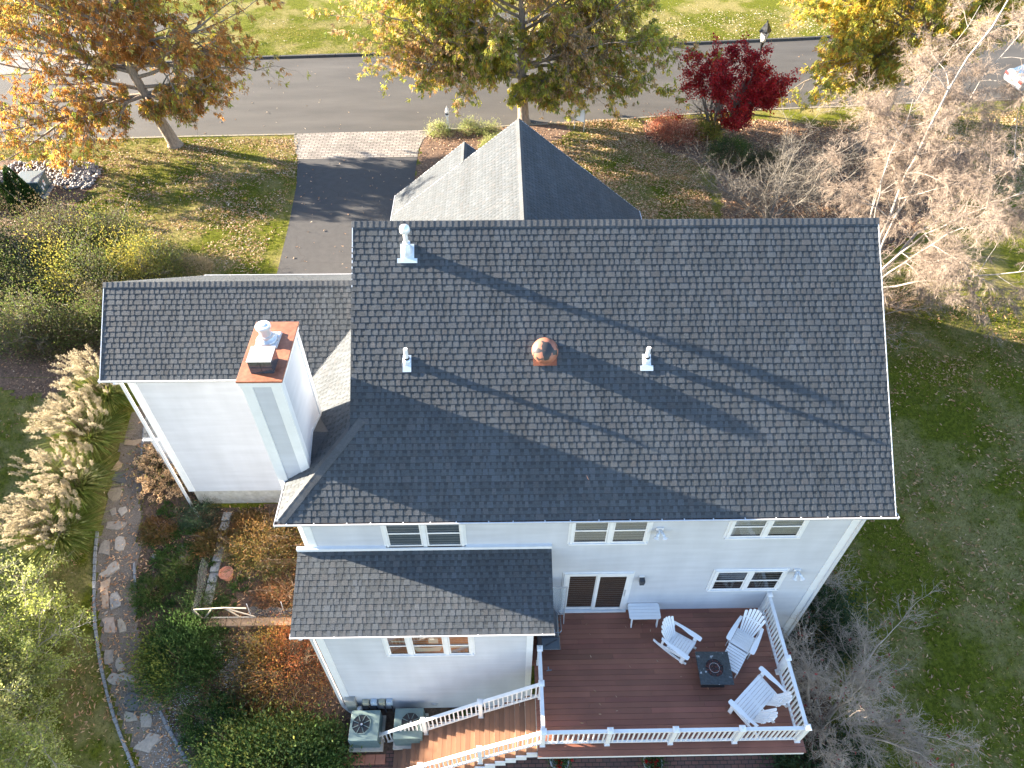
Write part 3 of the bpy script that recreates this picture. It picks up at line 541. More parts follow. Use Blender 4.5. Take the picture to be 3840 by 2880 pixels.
# sliding door
def sliding():
    x0,x1,z0,z1,y=0.0,1.83,.03,2.2,-.001; f=MB(); f.box((x0-.04,y,z0-.02),(x1+.04,y-.10,z0+.06)); f.box((x0,y,z1-.08),(x1,y-.06,z1)); f.box((x0,y,z0+.06),(x0+.07,y-.06,z1-.08)); f.box((x1-.07,y,z0+.06),(x1,y-.06,z1-.08))
    f.box((x0-.04,y,z0),(x0-.0,y-.03,z1+.04)); f.box((x1,y,z0),(x1+.04,y-.03,z1+.04)); f.box((x0,y,z1),(x1,y-.03,z1+.04))
    d=f.build('sliding_door',M['trim'],house); tag(d,'white framed sliding glass door onto the deck')
    for a,c,yy in ((x0+.07,.94,y-.022),(.88,x1-.07,y-.045)):
        p_=MB(); t=.085; p_.box((a,yy,z0+.10),(a+t,yy-.02,z1-.08)); p_.box((c-t,yy,z0+.10),(c,yy-.02,z1-.08)); p_.box((a+t,yy,z0+.10),(c-t,yy-.02,z0+.22)); p_.box((a+t,yy,z1-.16),(c-t,yy-.02,z1-.08)); 
        L_=p_.build('door_panel',M['white'],d); q=MB(); q.pts([(a+t,yy-.009,z0+.2),(c-t,yy-.009,z0+.2),(c-t,yy-.009,z1-.15),(a+t,yy-.009,z1-.15)],[(0,1,2,3)]); q.build('pane',M['pane'],L_)
    k=MB(); k.box((x0+.05,y-.001,z0+.06),(x1-.05,y-.018,z1-.05)); k.build('interior',M['roomwood'],d)
    k=MB(); k.bar((1.72,-.075,.95),(1.72,-.075,1.3),.02,.035); k.build('handle',M['galv'],d)
sliding()
# ---------------------------------------------------------------- chimney
ch=MB(); CX0,CX1,CY0,CY1,CZ=-7.04,-6.25,1.03,2.74,8.56
ch.box((CX0,CY0,-3.6),(CX1,CY1,CZ)); ch=ch.build('chimney',M['siding'],house); tag(ch,'tall white clapboard chimney chase with rusty top')
b=MB(); b.box((-7.0,2.73,-3.2),(-6.4,4.8,4.9)); b.build('wall',M['siding'],house)
lapy('clapboards',CX0+.19,CX1-.19,CY0-.001,3.8,CZ-.14,ch,e=.105); lapx('clapboards',CY0+.14,CY1-.12,CX1+.001,5.4,CZ-.14,ch,e=.105)
b=MB()
for x0,x1 in ((CX0-.03,CX0+.2),(CX1-.2,CX1+.03)): b.box((x0,CY0-.001,-3.4),(x1,CY0-.035,CZ-.13))
b.box((CX1+.001,CY0,5.3),(CX1+.03,CY0+.15,CZ-.13)); b.box((CX1+.001,CY1-.13,5.3),(CX1+.03,CY1+.03,CZ-.13)); b.box((CX0-.03,CY0,-3.4),(CX0-.001,CY0+.15,CZ-.13))
b.build('corner_board',M['trim'],ch)
b=MB(); b.box((CX0-.05,CY0-.055,CZ-.13),(CX1+.05,CY1+.05,CZ+.0)); b.build('fascia',M['trim'],ch)
b=MB(); b.box((-7.13,.965,CZ+.002),(-6.17,2.83,CZ+.05)); cp=b.build('crown_plate',M['rust'],ch,bevel=.006); ct=CZ+.05
b=MB(); 
for (x0,y0,x1,y1) in ((-6.86,1.2,-6.38,1.225),(-6.86,1.62,-6.38,1.645),(-6.86,1.225,-6.835,1.62),(-6.405,1.225,-6.38,1.62)): b.box((x0,y0,ct),(x1,y1,ct+.34))
sb=b.build('spark_box',mat('dark_steel',(.09,.11,.14),.22,metal=.55,var=.3,scale=9),cp); b=MB(); b.box((-6.875,1.185,ct+.34),(-6.365,1.66,ct+.355)); b.box((-6.82,1.235,ct+.12),(-6.42,1.61,ct+.125)); b.build('lid',mat('brushed_lid',(.62,.6,.57),.5,metal=.25,var=.06),sb,bevel=.005)
b=MB(); b.box((-6.86,1.19,ct+.16),(-6.38,1.199,ct+.17)); b.box((-6.625,1.19,ct),(-6.615,1.199,ct+.34)); b.build('seam',M['dkgrey'],sb)
b=MB(); b.hexa([(-6.98,1.96,ct),(-6.48,1.96,ct),(-6.46,2.46,ct),(-6.96,2.46,ct)],[(-6.96,1.98,ct+.05),(-6.5,1.98,ct+.05),(-6.48,2.44,ct+.05),(-6.94,2.44,ct+.05)]); fb=b.build('flue_base',M['galv'],cp)
b=MB(); b.lathe([(.24,ct+.05),(.20,ct+.09),(.13,ct+.12),(.13,ct+.16)],(-6.73,2.2,0),28); b.build('storm_collar',M['galv'],fb,smooth=True)
b=MB(); b.lathe([(.145,ct+.14),(.145,ct+.19),(.125,ct+.19),(.125,ct+.40),(.165,ct+.40),(.165,ct+.45),(.15,ct+.47),(.07,ct+.475),(.06,ct+.49),(.02,ct+.495)],(-6.73,2.2,0),28); b.build('flue_cap',mat('pale_steel',(.62,.62,.62),.38,metal=.35),fb,smooth=False)
# cricket
b=MB(); yc=1.86; zb=zl(CX1)-.01; hz=.33; xe=CX1+hz/SLOPE
b.pts([(CX1,CY0+.12,zb),(CX1,CY1-.1,zb),(CX1,yc,zb+hz),(xe,yc,zb+hz)],[(0,3,2),(2,3,1)]); b.build('cricket',mat('cricket_shingle',(.05,.052,.056),.9,var=.25,scale=12,bump=.5),rh)
b=MB(); b.bar((CX1+.02,CY0,zb+.03),(CX1+.02,yc,zb+hz+.05),.01,.09); b.bar((CX1+.02,yc,zb+hz+.05),(CX1+.02,CY1,zb+.05),.01,.09); b.build('flashing',M['lead'],rh)
# ---------------------------------------------------------------- roof vents
def onr(x,y,n=0): return (x,y-sn*n,zs(y)+cs*n)
def plate(x0,x1,y0,y1,parent,n=.02,m_='lead'):
    b=MB(); b.hexa([onr(x0,y0,n-.012),onr(x1,y0,n-.012),onr(x1,y1,n-.012),onr(x0,y1,n-.012)],[onr(x0,y0,n),onr(x1,y0,n),onr(x1,y1,n),onr(x0,y1,n)]); return b.build('flashing',M[m_],parent)
def pipevent(x,y,h,big,label):
    z=zs(y); r=.05 if not big else .055; b=MB()
    if big:
        b.lathe([(.14,-.10),(.14,.02),(.13,.12),(.08,.24),(.075,.26)],(x,y,z),20); v=b.build('vent_pipe',M['lead'],roof,smooth=True)
        b=MB(); b.lathe([(.055,.2),(.055,h)],(x,y,z),14); b.build('pipe',mat('stained_pipe',(.72,.70,.66),.5,col2=(.45,.25,.12),mix=(.55,.75),scale=7),v,smooth=True)
        b=MB(); b.lathe([(.075,.245),(.095,.25),(.095,.275),(.06,.28)],(x,y,z),18); b.build('collar',M['lead'],v)
        b=MB(); b.lathe([(.115,h-.05),(.125,h),(.125,h+.04),(.105,h+.10),(.05,h+.135),(.01,h+.14)],(x,y,z),20); b.build('cap',mat('vent_cap',(.8,.82,.84),.3,metal=.2),v,smooth=True)
        plate(x-.24,x+.24,y-.22,y-.13,v,.024); plate(x-.165,x+.165,y-.13,y+.15,v,.022)
    else:
        b.lathe([(.10,-.08),(.10,.06),(.07,.10)],(x,y,z),16); v=b.build('vent_pipe',M['lead'],roof,smooth=True)
        b=MB(); b.lathe([(.068,.07),(.072,.10),(.068,.13),(.05,.135)],(x,y,z),16); b.build('boot',M['black'],v)
        b=MB(); b.lathe([(r,.1),(r,h),(r-.008,h),(r-.01,h-.05)],(x,y,z),16); b.build('pipe',M['white'],v,smooth=False)
        plate(x-.15 if x>0 else x-.10,x+.15 if x>0 else x+.10,y-.20,y-.10,v,.024); plate(x-.10,x+.10,y-.12,y+.12,v,.022)
    tag(v,label)
pipevent(-3.86,4.86,.62,True,'tall white capped vent near the ridge'); pipevent(-3.86,2.76,.42,False,'short white vent pipe on the left of the roof'); pipevent(1.85,2.74,.42,False,'short white vent pipe on the right of the roof')
dm=mat('peeling_rust_paint',(.03,.03,.033),.5,col2=(.30,.12,.075),mix=(.50,.515),scale=2.6,detail=2,var=.1)
R=Matrix.Rotation(math.atan(SLOPE),4,'X'); b=MB()
prof=[(.30,.03),(.315,.10),(.31,.15),(.285,.20),(.24,.25),(.17,.285),(.09,.305),(.02,.31)]
b.lathe(prof,(0,0,0),36); b.v=[tuple(Vector(onr(-.58,2.93,.0))+(R@Vector(p))) for p in b.v]; dv=b.build('dome_vent',dm,roof,smooth=True); tag(dv,'round dome vent with peeling rusty paint')
plate(-.86,-.30,2.655,2.80,dv,.028,'rust')
b=MB(); b.lathe([(.318,.02),(.322,.03),(.318,.04)],(0,0,0),36); b.v=[tuple(Vector(onr(-.58,2.93,.0))+(R@Vector(p))) for p in b.v]; b.build('rim',dm,dv)
# ---------------------------------------------------------------- wall fittings
def flood(x,z):
    b=MB(); b.box((x-.09,-.02,z-.05),(x+.09,-.055,z+.06)); f=b.build('flood_light',M['white'],house); tag(f,'twin headed white flood light on the rear wall')
    for s_ in (-1,1):
        b=MB(); b.tube([(x+s_*.02,-.06,z),(x+s_*.06,-.15,z-.04),(x+s_*.09,-.20,z-.08)],[.028,.045,.045],12); b.build('lamp_body',M['galv'],f)
        b=MB(); b.tube([(x+s_*.09,-.20,z-.08),(x+s_*.11,-.235,z-.12)],[.046,.075],14); b.build('lamp',M['white'],f)
flood(2.2,4.33); flood(6.19,2.2)
b=MB(); b.box((2.02,-.02,1.84),(2.15,-.045,2.0)); wl=b.build('wall_lantern',M['trim'],house); b=MB(); b.hexa([(2.03,-.17,1.74),(2.15,-.17,1.74),(2.15,-.045,1.74),(2.03,-.045,1.74)],[(2.02,-.19,1.95),(2.16,-.19,1.95),(2.16,-.04,1.95),(2.02,-.04,1.95)]); b.build('lantern',M['dkgrey'],wl)
for i,(x,c) in enumerate(((-5.72,'b'),(-5.48,'g'),(-5.24,'b'),(-5.02,'g'))):
    b=MB(); b.box((x-.09,AW-.02,-2.56),(x+.09,AW-.14,-2.32)); f=b.build('meter_box',mat('meter_box_paint',(.36,.35,.26) if c=='b' else (.42,.5,.56),.5,var=.1),house,bevel=.01)
    b=MB(); b.tube([(x,AW-.07,-2.56),(x+.02,AW-.07,-2.9),(x+.05,AW-.12,-3.15)],.022,8); b.build('conduit',M['dkgrey'],f)
b=MB(); b.box((-6.3,AW-.02,-2.9),(-6.0,AW-.16,-2.1)); pb=b.build('service_panel',mat('panel_grey',(.3,.3,.27),.5,var=.15),house); tag(pb,'grey electrical service panel at the corner')
b=MB(); b.lathe([(.08,0),(.085,.10),(.06,.14),(.02,.15)],(-5.93,AW-.18,-2.75),16); b.build('meter',M['galv'],pb)
b=MB(); b.box((-3.80,AW-.02,-2.9),(-3.64,AW-.05,-2.76)); b.box((-3.76,AW-.05,-2.88),(-3.68,AW-.07,-2.8)); b.build('hose_bib',M['galv'],house)
# side entry roof on the left wall
b=MB(); b.pts([(-13.55,5.85,.85),(-12.22,5.85,.85),(-12.22,7.9,2.0),(-13.55,7.9,2.0),(-13.55,5.85,.7),(-12.22,5.85,.7),(-12.22,7.9,1.85),(-13.55,7.9,1.85)],[(0,1,2,3),(7,6,5,4),(0,4,5,1),(1,5,6,2),(2,6,7,3),(3,7,4,0)])
sr=b.build('porch_roof',M['trim'],house); q=math.atan(1.15/2.05); shingles('shingle_field',(0,5.85,.862),(1,0,0),(0,math.cos(q),math.sin(q)),[(-13.56,0),(-12.23,0),(-12.23,2.34),(-13.56,2.34)],sr,seed=31,tone=1.0)
b=MB(); b.box((-13.45,5.95,-1.6),(-12.22,7.85,.72)); b.build('porch_wall',M['siding'],house)
gutter((-13.57,5.88,.84),(-12.3,5.88,.84),(0,-1,0),parent=house,debris=False)
# ================================================================ DECK
deck=thing('deck','raised brown composite deck with white railings and descending stairs','deck',(0,0,0))
rg=np.random.default_rng(21); b=MB(); y=-.004; 
while y>-3.80:
    xl=-.885 if y>AW-.02 else -.80; x=xl; cuts=sorted([xl,5.95]+list(rg.choice([1.2,2.4,3.6,4.2,.6],2,replace=False)+rg.uniform(-.2,.2,2)))
    for a,c in zip(cuts[:-1],cuts[1:]):
        k=rg.uniform(.80,1.18); b.cur=(.235*k,.088*k*rg.uniform(.95,1.05),.054*k); b.box((a+.002,y-.137,-.028),(c-.002,y,0))
    y-=.1435
b.build('deck_boards',M['deck'],deck,col=True)
b=MB(); b.box((-.8,-3.78,-.30),(5.93,-.02,-.06)); b.build('gap_shade_slab',mat('gap_shade',(.03,.02,.015),.9),deck)  # dark slab below the boards, shade of the gaps put into its colour
b=MB(); b.box((-.8,-3.80,-.27),(5.955,-3.835,-.032)); b.box((5.93,-3.80,-.27),(5.96,0,-.032)); b.build('fascia',M['trim'],deck)
for x,y in ((0.2,-2.6),(2.6,-2.6),(5.2,-2.6),(5.2,-.5)): b=MB(); b.box((x-.08,y-.08,g(x,y)-.1),(x+.08,y+.08,-.3)); b.build('support_post',M['white'],deck)
def post(x,y,z0,zt,parent=deck,foot=True):
    b=MB(); b.box((x-.052,y-.052,z0),(x+.052,y+.052,zt-.04)); p=b.build('post',M['white'],parent)
    b=MB(); b.box((x-.075,y-.075,zt-.05),(x+.075,y+.075,zt-.015)); b.hexa([(x-.075,y-.075,zt-.015),(x+.075,y-.075,zt-.015),(x+.075,y+.075,zt-.015),(x-.075,y+.075,zt-.015)],[(x-.03,y-.03,zt+.008),(x+.03,y-.03,zt+.008),(x+.03,y+.03,zt+.008),(x-.03,y+.03,zt+.008)]); b.build('post_cap',M['white'],p)
    if foot: b=MB(); b.box((x-.07,y-.07,z0),(x+.07,y+.07,z0+.045)); b.build('post_skirt',M['white'],p)
def railing(p,q,parent,name='railing',h=.93,lab=None,sp=.118):
    p=np.array(p,float); q=np.array(q,float); d=q-p; L_=np.linalg.norm(d[:2]); u=d/L_; p1=p+u*.055; q1=q-u*.055; z=np.array([0,0,1.]); b=MB(); sd=np.array([-u[1],u[0],0]); sd/=np.linalg.norm(sd)
    def rl(zz,w_,h_): 
        a=[p1-sd*w_/2+z*zz,p1+sd*w_/2+z*zz,q1+sd*w_/2+z*zz,q1-sd*w_/2+z*zz]; b.hexa(a,[t+z*h_ for t in a])
    rl(h-.05,.085,.05); r=b.build(name,M['white'],parent)
    b=MB(); a_=.10; [None]; 
    a=[p1-sd*.025+z*a_,p1+sd*.025+z*a_,q1+sd*.025+z*a_,q1-sd*.025+z*a_]; b.hexa(a,[t+z*.06 for t in a]); b.build('bottom_rail',M['white'],r)
    n=int(L_/sp)
    for i in range(1,n):
        c=p+d*i/n; b=MB(); b.box((c[0]-.017,c[1]-.017,c[2]+a_+.05),(c[0]+.017,c[1]+.017,c[2]+h-.045)); b.build('baluster',M['white'],r)
    return r
FY=-3.58
fx=[-.68,.95,2.55,4.18,5.78]
for x in fx: post(x,FY,0,1.0)
for a,c in zip(fx[:-1],fx[1:]): railing((a,FY,0),(c,FY,0),deck)
for y in (-.09,-1.87): post(5.78,y,0,1.0)
railing((5.78,FY,0),(5.78,-1.87,0),deck); railing((5.78,-1.87,0),(5.78,-.09,0),deck)
post(-.68,-1.52,0,1.0); post(-.68,-2.42,0,1.0)
railing((-.68,-1.52,0),(-.68,-2.42,0),deck)
gt=railing((-.68,-2.42,0),(-.68,FY,0),deck,name='gate'); tag(gt,'white gate closing off the top of the stairs')
stairs=thing('stairs','brown stairs with white railings going down from the deck to the left','stairs',(0,0,0))
RUN,RISE,NT=.272,.2245,17; sl_=RISE/RUN
b=MB(); b2=MB(); b3=MB(); b4=MB()
for i in range(NT):
    x1=-.80-i*RUN; z=-RISE*(i+1)+.0; 
    for k_ in (0,1):
        k=rg.uniform(.82,1.15); b.cur=(.22*k,.11*k,.062*k); b.box((x1-.136*(k_+1)+.003-.012,-3.70,z-.03),(x1-.136*k_-.003-.012,-2.30,z))
    b2.box((x1-.012,-3.68,z),(x1+.002,-2.32,z+RISE-.03))
    for yy,bb in ((-3.715,b3),(-2.285,b4)): bb.box((x1-RUN,yy-.014,z-.30),(x1,yy+.014,z-.002))
tr=b.build('tread',M['stair'],stairs,col=True); tag(tr,kind=None); b2.build('riser',mat('riser',(.42,.36,.30),.6),stairs); b3.build('stringer',M['trim'],stairs); b4.build('stringer',M['trim'],stairs)
zf=lambda x: -sl_*(-.80-x)-.02
def spost(x,y):
    post(x,y,zf(x)-.12,zf(x)+1.0,parent=stairs)
sx=[-.68,-2.28,-3.91,-5.33]
for y,s0 in ((-2.42,1),(FY,1)):
    for x in sx[1:]: spost(x,y)
    for a,c in zip(sx[:-1],sx[1:]): railing((a,y,zf(a)+(0 if a!=-.68 else -.07)),(c,y,zf(c)),stairs,h=.93)
# ================================================================ DECK FURNITURE
def place(o,x,y,z,rz): o.location=(x,y,z); o.rotation_euler=(0,0,rz); return o
def adirondack(name,label,cat,x,y,dx,dy,rocker=False,foot=False,double=False,z=0):
    t=thing(name,label,cat,(x,y,z),math.atan2(-dx,dy)); W_=.285 if not double else .60; pl=M['poly']
    # seat slats
    n=7 if not double else 7
    for i in range(n):
        b=MB(); yy=.34-i*.082; zz=.375-.13*(i/(n-1))**.8; b.hexa([(-W_+.03,yy-.076,zz-.035),(W_-.03,yy-.076,zz-.035),(W_-.03,yy,zz-.018),(-W_+.03,yy,zz-.018)],[(-W_+.03,yy-.076,zz-.014),(W_-.03,yy-.076,zz-.014),(W_-.03,yy,zz+.003),(-W_+.03,yy,zz+.003)]); b.build('seat_slat',pl,t,bevel=.004)
    # fan backs
    for cxx in ((0,) if not double else (-.31,.31)):
        ns=7 if not double else 6; hw=.235 if not double else .215
        B=Vector((cxx,-.20,.22)); T=Vector((cxx,-.56,1.0)); ax=(T-B); H=ax.length; ax.normalize(); nn=Vector((0,ax.z,-ax.y))
        for i in range(ns):
            s=(i-(ns-1)/2)/((ns-1)/2); wb=hw*1.55/ns; wt=hw*2.35/ns; xb=s*hw*.72; xt=s*hw*1.12; ln=H*(1.0-.15*s*s-.02*abs(s))
            pts=[]
            lo=[(xb-wb/2+.003,0),(xb+wb/2-.003,0),(xt+wt/2-.004,ln-.03*(1 if s<0 else 1.6)*abs(s)*.6),(xt,ln+.012-.008*abs(s)),(xt-wt/2+.004,ln-.03*(1.6 if s<0 else 1)*abs(s)*.6)]
            curve=lambda xx: -.05*(1-(xx/ (hw*1.15))**2)
            bot=[B+Vector((u,0,0))+ax*v+nn*(.0)-nn*curve(u)*-1 for u,v in lo]; top=[q+nn*.018 for q in bot]; b=MB(); k=5
            b.pts([*bot,*top],[tuple(range(k-1,-1,-1)),tuple(range(k,2*k))]+[(j,(j+1)%k,k+(j+1)%k,k+j) for j in range(k)]); b.build('back_slat',pl,t)
        b=MB(); c_=B+ax*(H*.55); b.box((cxx-hw,c_.y-.05,c_.z-.03),(cxx+hw,c_.y-.03,c_.z+.03)); b.build('back_rail',pl,t)
    # arms
    for s_ in (-1,1):
        ar=[(.0,-.42),(.075,-.40),(.11,-.1),(.135,.22),(.135,.40),(.11,.44),(.02,.44),(.0,.42),(-.005,.1),(.02,-.15)]
        poly=[(s_*(W_-.015+u),v) for u,v in ar]; 
        if s_<0: poly=poly[::-1]
        b=MB(); b.prism(poly,.565,.587); b.build('arm',pl,t,bevel=.004)
        b=MB(); xx=s_*(W_+.035); b.box((xx-.012,.24,0.05 if rocker else 0),(xx+.012,.34,.565)); b.build('leg',pl,t)
        xx=s_*(W_-.01); b=MB(); 
        if rocker:
            P=[]; 
            for k in range(9): v=-.62+k*.13; P.append((v,.03+.09*((v+.02)/.6)**2))
            for (v0,z0),(v1,z1) in zip(P[:-1],P[1:]): b.hexa([(xx-.015,v0,z0-.03),(xx+.015,v0,z0-.03),(xx+.015,v1,z1-.03),(xx-.015,v1,z1-.03)],[(xx-.015,v0,z0+.05),(xx+.015,v0,z0+.05),(xx+.015,v1,z1+.05),(xx-.015,v1,z1+.05)])
            b.build('rocker_runner',pl,t); b=MB()
            b.bar((xx,.34,.31),(xx,-.45,.10),.022,.10); b.bar((xx,-.36,.10),(xx,-.36,.55),.02,.06)
        else:
            b.bar((xx,.35,.30),(xx,-.62,.06),.024,.12); b.bar((xx,-.38,.12),(xx,-.38,.56),.02,.06)
        b.build('side_rail',pl,t)
    b=MB(); b.box((-W_,.33,.22),(W_,.352,.37)); b.build('apron',pl,t)
    if foot:
        for i in range(8):
            b=MB(); yy=.44+i*.078; zz=.375-.012*i; b.box((-.265,yy-.034,zz-.012),(.265,yy+.034,zz+.006)); b.build('footrest_slat',pl,t)
        for s_ in (-1,1): b=MB(); b.bar((s_*.25,.38,.34),(s_*.25,1.03,.26),.02,.06); b.box((s_*.25-.012,.96,0),(s_*.25+.012,1.02,.27)); b.build('leg',pl,t)
    if double:
        b=MB(); b.bar((0,.35,.30),(0,-.62,.06),.024,.12); b.build('side_rail',pl,t)
    return t
adirondack('rocking_chair','white slatted rocking chair nearest the side table','chair',3.17,-1.16,.76,-.65,rocker=True)
adirondack('lounge_chair','white fan backed chair with slatted footrest beside the railing','chair',4.98,-1.04,-.60,-.80,foot=True)
adirondack('double_chair','white two seat bench with twin fan backs in the deck corner','bench',4.90,-2.70,-.62,.74,double=True)
# side table
t=thing('side_table','low white slatted table with rounded corners by the wall','table',(2.33,-.27,0))
for i in range(5):
    y0=-.235+i*.096; b=MB(); xx=.44; c=.05
    if i in (0,4):
        s_=1 if i==4 else -1; ya,yb=(y0,y0+.09); out=yb if s_>0 else ya; inn=ya if s_>0 else yb
        pl_=[(-xx,inn),(-xx,out-s_*c),(-xx+.02,out-s_*.015),(-xx+c,out),(xx-c,out),(xx-.02,out-s_*.015),(xx,out-s_*c),(xx,inn)]
        if s_>0: pl_=pl_[::-1]
        b.prism(pl_,.40,.42)
    else: b.box((-xx,y0,.40),(xx,y0+.09,.42))
    b.build('slat',M['poly'],t)
for a in (-1,1):
    for c in (-1,1): b=MB(); b.hexa([(a*.36-.015,c*.20-.04+c*.05,0),(a*.36+.015,c*.20-.04+c*.05,0),(a*.36+.015,c*.20+.04+c*.05,0),(a*.36-.015,c*.20+.04+c*.05,0)],[(a*.36-.015,c*.16-.04,.40),(a*.36+.015,c*.16-.04,.40),(a*.36+.015,c*.16+.04,.40),(a*.36-.015,c*.16+.04,.40)]); b.build('leg',M['poly'],t)
# fire pit table
t=thing('fire_pit_table','square black slate fire table with red lava rock bowl','table',(3.93,-1.93,0),math.radians(-1))
slate=mat('slate_top',(.045,.052,.055),.22,col2=(.55,.56,.57),mix=(.60,.66),scale=5.5,var=.35,bump=.25,bscale=18,detail=8)
h=.435; b=MB()
for a0,a1,b0,b1 in ((-h,h,-h,-.24),(-h,h,.24,h),(-h,-.24,-.24,.24),(.24,h,-.24,.24)): b.box((a0,b0,.50),(a1,b1,.535))
top=b.build('table_top',slate,t); 
b=MB(); n=40; ang=[2*math.pi*i/n for i in range(n)]
def sq(a): c,s=math.cos(a),math.sin(a); k=.242/max(abs(c),abs(s)); return c*k,s*k
vs=[(math.cos(a)*.235,math.sin(a)*.235,.537) for a in ang]+[(*sq(a),.537) for a in ang]+[(math.cos(a)*.235,math.sin(a)*.235,.47) for a in ang]
b.pts(vs,[(i,(i+1)%n,n+(i+1)%n,n+i)[::-1] for i in range(n)]+[(i,(i+1)%n,2*n+(i+1)%n,2*n+i) for i in range(n)]+[tuple(range(2*n,3*n))]); b.build('table_top_ring',slate,top)
b=MB(); b.box((-.28,-.28,.06),(.28,.28,.5)); b.build('base',M['black'],t,bevel=.01)
b=MB(); 
for s_ in (-1,1): b.box((-.31,s_*.29-.02,0),(.31,s_*.29+.02,.07))
b.build('foot_rail',M['black'],t)
b=MB(); rr=random.Random(4)
for _ in range(230):
    a=rr.uniform(0,6.28); r=.222*math.sqrt(rr.random()); s=rr.uniform(.010,.019); x,y=r*math.cos(a),r*math.sin(a); z=.50+rr.uniform(0,.03); q=rr.uniform(.6,1.5); b.cur=(.17*q,.055*q,.042*q)
    o=[Vector((rr.uniform(-1,1),rr.uniform(-1,1),rr.uniform(-1,1))).normalized()*s*rr.uniform(.8,1.2) for _ in range(3)]; c=Vector((x,y,z))
    b.pts([c+o[0],c+o[1],c+o[2],c-o[0],c-o[1],c-o[2]],[(0,1,2),(0,2,4),(0,4,5),(0,5,1),(3,2,1),(3,4,2),(3,5,4),(3,1,5)])
tag(b.build('lava_rock',mat('lava_rock',attr=True,rough=.8),t,col=True),kind='stuff')
b=MB(); b.tube([(.13*math.cos(a),.13*math.sin(a),.538) for a in [i*2*math.pi/20 for i in range(21)]],.003,6); b.build('burner_ring',M['galv'],t)
# gas grill beside the extension
t=thing('gas_grill','dark gas grill with steel handle tucked behind the extension','grill',(-.43,-.85,0))
b=MB(); b.box((-.28,-.30,.12),(.24,.44,.82)); b.build('cart',M['dkgrey'],t,bevel=.01)
b=MB(); b.hexa([(-.28,-.30,.82),(.26,-.30,.82),(.26,.44,.82),(-.28,.44,.82)],[(-.2,-.28,1.08),(.16,-.28,1.06),(.16,.42,1.06),(-.2,.42,1.08)]); b.build('lid',M['dkgrey'],t,bevel=.03)
b=MB(); b.tube([(.2,.36,.93),(.32,.34,.93),(.345,.30,.93),(.345,-.18,.93),(.32,-.22,.93),(.2,-.24,.93)],.013,8); b.build('handle',M['steel'],t)
b=MB(); b.box((.24,-.30,.70),(.29,.44,.82)); cpn=b.build('control_panel',M['steel'],t)
for i in range(4): b=MB(); b.tube([(.29,-.2+i*.17,.76),(.325,-.2+i*.17,.76)],.024,10); b.build('knob',M['black'],cpn)
b=MB(); b.box((-.19,-.64,.80),(.28,-.31,.83)); sh=b.build('side_shelf',mat('shelf_slate_grey',(.075,.09,.105),.4),t,bevel=.012)
b=MB(); b.box((.283,-.64,.79),(.30,-.31,.835)); b.box((-.19,-.655,.79),(.30,-.64,.835)); b.build('shelf_rim',M['steel'],sh)
for x,y in ((-.24,-.26),(.2,-.26),(-.24,.4),(.2,.4)): b=MB(); b.tube([(x-.02,y,.06),(x+.02,y,.06)],.06,12); b.build('wheel',M['black'],t)
b=MB(); b.bar((-.12,-.53,0),(.2,-.38,0),.02,.012); b.bar((-.12,-.56,0),(.2,-.385,0),.014,.012); tg=b.build('grill_tongs',M['dkgrey']); tg.location=(-.40,-.85,.838); tag(tg,'dark tongs lying on the side shelf of the grill','tongs')
b=MB(); b.hexa([(-.12,-.012,.0),(.02,-.012,0),(.02,.012,0),(-.12,.012,0)],[(-.12,-.012,.02),(.02,-.012,.02),(.02,.012,.02),(-.12,.012,.02)]); b.box((-.075,-.0,.0),(-.045,.10,.02)); br=b.build('grill_brush',mat('pale_brush',(.2,.23,.26),.6)); place(br,-.36,-1.72,.0,.1); tag(br,'small grey brush lying on the deck in front of the grill','brush')
# screen panel
t=thing('screen_panel','thin white framed mesh panel standing beside the sliding door','screen',(-.35,-.30,0))
b=MB(); 
for p,q in (((-.40,0,.38),(-.40,0,1.95)),((.42,0,.38),(.42,0,1.95)),((-.40,0,1.95),(.42,0,1.95)),((-.40,0,.38),(.42,0,.38)),((.42,0,.38),(.42,-.12,.02)),((-.4,0,.38),(-.4,-.12,.02))): b.bar(p,q,.022,.022,up=(0,1,0))
b.build('frame',M['galv'],t)
def meshmat(name,col,fac):
    M_=D.materials.new(name); M_.use_nodes=True; nt=M_.node_tree; N=nt.nodes; P=N['Principled BSDF']; P.inputs['Base Color'].default_value=(*col,1); P.inputs['Roughness'].default_value=.8; a=N.new('ShaderNodeBsdfTransparent'); ms=N.new('ShaderNodeMixShader'); ms.inputs[0].default_value=fac; nt.links.new(a.outputs[0],ms.inputs[1]); nt.links.new(P.outputs[0],ms.inputs[2]); nt.links.new(ms.outputs[0],N['Material Output'].inputs[0]); return M_
b=MB(); b.box((-.39,-.002,.39),(.41,.002,1.94)); b.build('mesh',meshmat('fine_mesh',(.35,.4,.45),.35),t)
